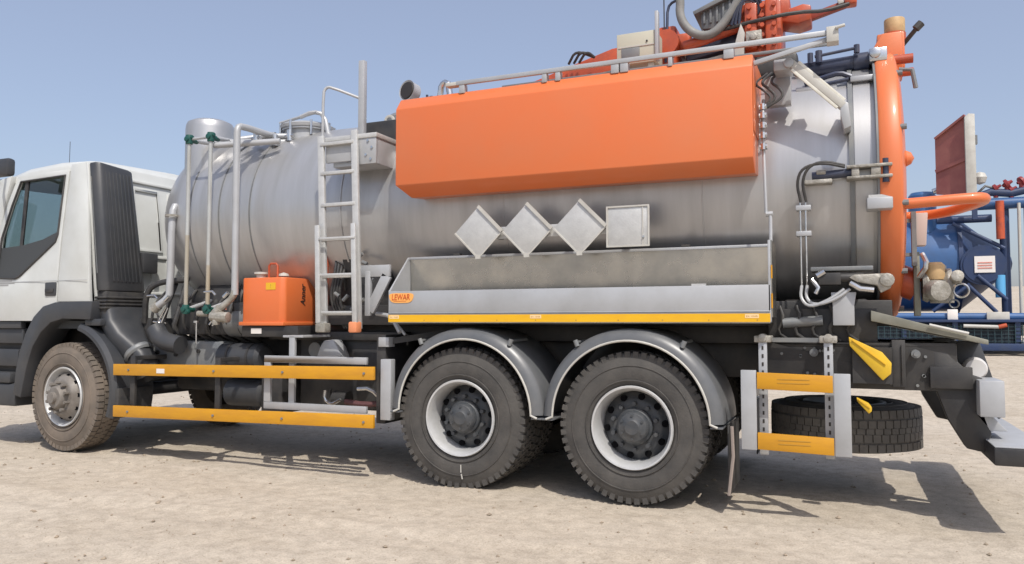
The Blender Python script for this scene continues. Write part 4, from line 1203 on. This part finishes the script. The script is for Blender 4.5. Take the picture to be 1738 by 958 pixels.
MB().box(.805, 1.095, -.02, 2.52, .5605, .568).build('bumper_lit_top', M['silver'], buo, .003)  # lighter sheet paints the sunlit top onto the black bar
MB().box(.955, 1.018, -.0345, -.0305, .46, .555).build('bumper_reflector', M['lamp_o'], buo)

# ---------------- crane and suction boom on top
def bxp(name, m, *dims, bev=.008, parent=None):
    b = MB()
    for d in dims:
        b.box(*d)
    return b.build(name, m, parent or T, bev)


MB().prism([(-2.85, 3.42), (-.62, 3.42), (-.62, 3.50), (-1.7, 3.52), (-2.70, 3.50)], 'y', 1.1, 1.4).build('boom_base', M['orange_d'], T, .01)
MB().prism([(-2.80, 3.49), (-1.86, 3.745), (-1.60, 3.76), (-1.60, 3.56), (-2.0, 3.50)], 'y', 1.15, 1.35).build('boom_nose', M['orange_d'], T, .01)
for i in range(3):
    MB().tube([(-2.25 + .05 * i, 1.1, 3.64), (-2.15 + .05 * i, 1.0, 3.72 - .01 * i), (-2.0, 1.08, 3.66)], .012, 8, smooth=2).build('boom_hose', M['rubber'], T)
bxp('boom_knuckle', M['orange_d'], (-1.42, -1.26, 1.0, 1.5, 3.46, 3.82), (-1.46, -1.15, 1.05, 1.45, 3.62, 3.76), bev=.03)
MB().cyl((-1.34, .95, 3.66), (-1.34, 1.55, 3.66), .11, 20).build('knuckle_pin', M['orange_d'], T)
MB().prism([(-1.20, 3.64), (-.72, 3.84), (-.72, 3.60), (-1.20, 3.52)], 'y', 1.1, 1.4).build('boom_section', M['navy'], T, .02)
MB().cyl((-1.20, 1.02, 3.62), (-.68, 1.02, 3.74), .045, 14).build('boom_ram', M['orange_d'], T)
tb = MB()
tb.box(-.74, -.42, 1.0, 1.5, 3.42, 3.90).box(-.70, -.60, .94, 1.56, 3.50, 3.88).box(-.54, -.45, .94, 1.56, 3.46, 3.90).box(-.76, -.36, 1.1, 1.4, 3.80, 3.95)
tur = tb.build('slew_column', M['orange_d'], T, .018)
for z in (3.52, 3.60, 3.68, 3.76, 3.84):
    for x in (-.66, -.56, -.47):
        MB().cyl((x, .92, z), (x, .96, z), .018, 8).build('column_bolt', M['orange_d'], tur)
bxp('slew_base', M['black'], (-.85, -.30, .95, 1.55, 3.28, 3.44), bev=.03)
MB().prism([(-.44, 3.84), (-.26, 3.88), (-.20, 3.86), (-.20, 3.74), (-.30, 3.72), (-.44, 3.76)], 'y', 1.12, 1.38).build('jib_head', M['orange_d'], T, .015)
MB().beam((-.25, 1.25, 3.79), (.06, 1.25, 3.87), .06, .055).build('jib_arm', mat('dark_red_arm', (.28, .05, .03), .5), T, .006)
MB().beam((.0, 1.22, 3.873), (.04, 1.22, 3.883), .07, .04).build('jib_sleeve', M['offwhite'], T, .004)
MB().box(.05, .14, 1.19, 1.31, 3.85, 3.915).build('jib_tip', M['orange_d'], T, .014)
MB().tube([(-.95, 1.0, 3.70), (-.6, .92, 3.72), (-.3, .95, 3.75), (-.1, 1.15, 3.80), (.08, 1.2, 3.85)], .016, 8, smooth=1).build('jib_cable', M['rubber'], T)
MB().tube([(-1.23, .95, 4.12), (-1.21, .95, 4.0), (-1.22, .95, 3.86), (-1.15, .95, 3.73), (-1.03, .95, 3.66), (-.92, .95, 3.68), (-.80, .95, 3.82), (-.70, .95, 4.0), (-.66, .95, 4.12)], .036, 14, smooth=2).build('suction_hose', mat('grey_suction_hose', (.25, .25, .24), .6, 0, (.18, .18, .17), 8), T)
MB().tube([(-1.35, 1.0, 3.50), (-1.33, .98, 3.8), (-1.33, 1.0, 3.97), (-1.28, 1.0, 4.02), (-1.20, 1.0, 4.02)], .012, 8, smooth=1).build('control_hose', M['navy'], T)
MB().tube([(-1.36, 1.0, 3.55), (-1.355, .98, 3.9), (-1.36, 1.0, 4.1)], .006, 6).build('control_cable', M['rubber'], T)
MB().prism([(-1.12, 3.905), (-.70, 4.07), (-.68, 4.03), (-1.11, 3.875)], 'y', 1.0, 1.4).build('boom_cover', M['grey'], T, .004)
cv = MB().prism([(-1.07, 3.90), (-.72, 4.02), (-.70, 3.84), (-.82, 3.74), (-1.05, 3.76)], 'y', 1.05, 1.35).build('motor_housing', M['grey'], T, .012)
for k in range(6):
    x = -1.04 + k * .052
    MB().box(x, x + .018, 1.03, 1.05, 3.80, 3.90 + k * .016).build('cooling_fin', M['grey'], cv, .002)
for i in range(3):
    MB().tube([(-.80 + .03 * i, .95, 3.72), (-.76 + .02 * i, .93, 3.84 + .03 * i), (-.68 + .03 * i, .93, 3.92 + .02 * i), (-.60 + .02 * i, .98, 3.88), (-.60, 1.0, 3.80)], .012, 8, smooth=2).build('control_hose', M['navy'], T)
MB().prism([(-.80, 3.42), (-.74, 3.64), (-.72, 3.70), (-.69, 3.62), (-.70, 3.42)], 'y', .88, .93).build('column_valve_plate', M['offwhite'], T, .006)
MB().box(-.68, -.56, .86, .95, 3.52, 3.62).cyl((-.62, .84, 3.57), (-.62, .9, 3.57), .03, 12).build('column_valve', M['cast'], T, .006)
# control cabinet
cb = MB().box(-1.67, -1.345, .62, .85, 3.40, 3.655)
cbo = cb.build('control_cabinet', M['beige'], T, .006)
MB().box(-1.63, -1.48, .613, .6195, 3.44, 3.53).build('cabinet_plate', M['grey'], cbo, .002)
MB().box(-1.655, -1.36, .6145, .6195, 3.535, 3.545).build('cabinet_seam', M['offwhite'], cbo)
MB().cyl((-1.42, .612, 3.57), (-1.42, .62, 3.57), .008, 8).build('cabinet_lock', M['ink_k'], cbo)
MB().box(-1.42, -1.37, .64, .70, 3.20, 3.40).build('cabinet_leg', M['beige'], T, .004)
MB().box(-1.64, -1.58, .64, .70, 3.20, 3.40).build('cabinet_leg', M['beige'], T, .004)
MB().box(-1.352, -1.325, .60, .66, 3.40, 3.80).build('cabinet_pole', M['silver'], T, .004)
MB().box(-2.4, -.6, .6, .75, 3.18, 3.24).build('walkway_beam', M['olive'], T, .004)

# =================================================================== BLUE TANK UNIT BEHIND
GB = .70
B = thing('tank_skid', 'blue tank unit in a tubular blue frame standing on the sand behind the truck', 'tank unit', (3.6, 15.2, GB))


def bt(name, m, *segs, r=.06, seg=12):
    b = MB()
    for s_ in segs:
        b.tube(list(s_), r, seg)
    return b.build(name, m, B)


# tank body with cone end
TZ = 2.68
MB().lathe([(-2.9, .0001), (-2.8, .6), (-2.5, 1.0), (-1.9, 1.12), (-.42, 1.12)], (2.85, 15.9, TZ), (1, 0, 0), 56).build('blue_tank', M['blue'], B)
MB().lathe([(-.43, 1.08), (-.43, 1.17), (-.34, 1.17), (-.34, 1.12), (.76, .16), (.80, .0001)], (2.85, 15.9, TZ), (1, 0, 0), 56).build('tank_cone', M['blue_d'], B)
fl_ = MB().cyl((2.90, 15.4, 2.60), (2.88, 14.62, 2.58), .40, 32).lathe([(0, .40), (0, .45), (.06, .45), (.06, .40)], (2.88, 14.66, 2.58), (0, 1, 0), 32).build('inspection_flange', M['blue_d'], B)
MB().box(2.70, 3.10, 14.60, 14.615, 2.41, 2.78).build('white_label', M['label_w'], fl_)
q = MB()
for k in range(3):
    q.box(2.76, 3.04, 14.59, 14.599, 2.50 + k * .06, 2.525 + k * .06)
q.build('label_print', mat('pale_red_ink', (.62, .25, .2), .5), fl_)
MB().cyl((1.75, 15.3, 3.4), (1.75, 15.3, 4.30), .30, 28).lathe([(0, .30), (.08, .24), (.12, .0001)], (1.75, 15.3, 4.30), (0, 0, 1), 28).build('tank_dome', M['blue'], B)
MB().cyl((1.95, 15.0, 4.35), (2.1, 15.0, 4.40), .07, 12).build('dome_valve', M['chrome'], B)
# tubular frame
bt('frame_tube', M['blue'], ((2.5, 14.9, 3.98), (6.2, 14.9, 3.98)), r=.13)
bt('frame_tube', M['blue_d'], ((2.0, 14.9, 3.66), (3.1, 14.9, 3.66)), r=.09)
bt('frame_tube', M['blue'], ((.2, 14.0, 1.43), (6.2, 14.0, 1.40)), r=.085)
bt('frame_tube', M['blue_d'], ((.2, 14.0, 1.28), (6.2, 14.0, 1.27)), r=.035)
bt('frame_post', M['blue_d'], ((3.36, 15.0, GB + .04), (3.36, 15.0, 4.0)), r=.10)
bt('frame_post', M['offwhite'], ((3.58, 14.7, GB + .3), (3.60, 14.7, 3.95)), r=.035)
bt('frame_post', M['blue_d'], ((3.86, 15.0, GB + .04), (3.86, 15.0, 4.0)), r=.12)
bt('frame_post', M['blue_d'], ((6.1, 15.0, GB + .04), (6.1, 15.0, 4.0)), r=.12)
bt('frame_post', M['blue_d'], ((.3, 14.6, GB + .04), (.3, 14.6, 3.8)), r=.12)
for p0, p1 in (((1.85, 14.6, 1.55), (2.60, 14.6, 2.15)), ((2.55, 14.6, 2.15), (3.10, 14.6, 1.52)), ((2.75, 14.6, 2.35), (3.30, 14.6, 1.80)), ((2.30, 14.7, 3.55), (3.3, 14.7, 2.95))):
    bt('frame_brace', M['blue_d'], (p0, p1), r=.045)
bt('light_blue_pipe', M['blue_l'], ((3.20, 14.7, 1.85), (3.20, 14.7, 2.35)), r=.10)
bt('hydraulic_cylinder', M['orange_d'], ((3.22, 14.6, 3.15), (3.22, 14.6, 4.0)), r=.085)
MB().box(.2, 6.2, 13.6, 13.8, GB + .0, GB + .15).box(.2, 6.2, 15.9, 16.1, GB, GB + .15).build('base_beam', M['blue_d'], B, .01)
MB().box(.2, 6.2, 13.8, 15.9, GB + .60, GB + .66).build('deck_plate', M['blue_d'], B, .004)
mesh_ = MB()
for k in range(26):
    x = .3 + k * .125
    mesh_.box(x, x + .012, 13.82, 13.832, GB + .15, 1.25)
for k in range(5):
    z = GB + .18 + k * .08
    mesh_.box(.2, 3.5, 13.835, 13.845, z, z + .008)
mesh_.build('mesh_fence', mat('dark_green_mesh', (.025, .06, .07), .6), B)
MB().box(.2, 3.35, 13.9, 13.93, GB + .15, 1.26).build('dark_skirt', mat('dark_backing', (.02, .03, .04), .7), B)  # plain dark sheet closing the space behind the mesh
for x in (1.2, 2.2, 3.36):
    MB().box(x - .05, x + .05, 13.85, 13.95, GB + .05, 1.30).build('base_post', M['blue_d'], B)
MB().prism([(3.36, GB + .15), (3.70, GB + .15), (3.62, 1.0), (3.6, 1.35), (3.5, 1.35), (3.5, 1.0)], 'y', 13.85, 13.9).build('foot_plate', M['offwhite'], B)
MB().box(2.06, 2.26, 13.86, 13.91, 1.30, 1.58).build('pipe_tag', M['label_w'], B, .01)
MB().box(2.80, 3.22, 13.86, 13.91, 1.30, 1.52).build('pipe_tag', M['offwhite'], B, .01)
bt('red_white_bar', M['offwhite'], ((2.35, 13.8, 1.22), (3.0, 13.8, 1.20)), r=.04)
bt('red_white_bar', M['orange_d'], ((3.0, 13.8, 1.20), (3.15, 13.8, 1.24)), r=.045)
# red valves above the frame
rv = MB()
for (x, z, r_) in ((3.2, 4.34, .09), (3.42, 4.42, .11), (3.7, 4.46, .11), (3.5, 4.28, .08)):
    rv.lathe([(-.10, .03), (-.04, r_ * .5), (-.03, r_), (.03, r_), (.05, r_ * .4), (.12, .03)], (x, 14.9, z), (.9, .3 * math.sin(x * 9), .5), 12)
    rv.cyl((x, 14.9, z - .22), (x, 14.9, z), .05, 8)
rv.build('red_valve_wheels', mat('dark_red_valve', (.26, .035, .04), .5), B)
bt('valve_pipe', M['blue_d'], ((2.7, 14.9, 4.1), (3.1, 14.9, 4.25), (3.5, 14.9, 4.2), (4.2, 14.9, 4.35)), r=.09)
bt('valve_lever', M['grey'], ((2.75, 14.9, 4.15), (3.0, 14.9, 4.4), (3.3, 14.9, 4.3)), r=.03)
MB().lathe([(0, .0001), (.04, .11), (.16, .15), (.26, .11), (.30, .0001)], (2.88, 14.8, 4.42), (0, 0, 1), 16).build('white_gauge', M['offwhite'], B)
# maroon panel in a pale frame, standing up from the frame
pn = MB().add([(2.56, 14.33, 4.12), (2.56, 14.33, 5.92), (2.0, 14.75, 5.52), (2.0, 14.75, 4.25), (2.58, 14.39, 4.12), (2.58, 14.39, 5.92), (2.04, 14.81, 5.52), (2.04, 14.81, 4.25)],
              [(0, 1, 2, 3), (7, 6, 5, 4), (0, 4, 5, 1), (1, 5, 6, 2), (2, 6, 7, 3), (3, 7, 4, 0)])
pno = pn.build('maroon_panel', M['redpanel'], B)
MB().beam((2.555, 14.31, 4.95), (1.995, 14.735, 4.78), .03, .08).build('panel_rib', M['redpanel'], pno)
MB().beam((2.0, 14.72, 5.54), (2.56, 14.30, 5.93), .06, .05).build('panel_edge', M['redpanel'], pno)
MB().prism([(2.54, 4.10), (2.54, 5.88), (2.62, 5.95), (2.74, 5.93), (2.74, 4.10)], 'y', 14.22, 14.32).build('pale_panel_frame', M['offwhite'], pno, .01)
MB().box(2.74, 2.78, 14.22, 14.32, 5.25, 5.45).build('panel_catch', M['grey'], pno)
MB().beam((2.72, 14.5, 3.6), (2.72, 14.5, 4.2), .1, .1, (1, 0, 0)).build('panel_post', M['blue_d'], B)
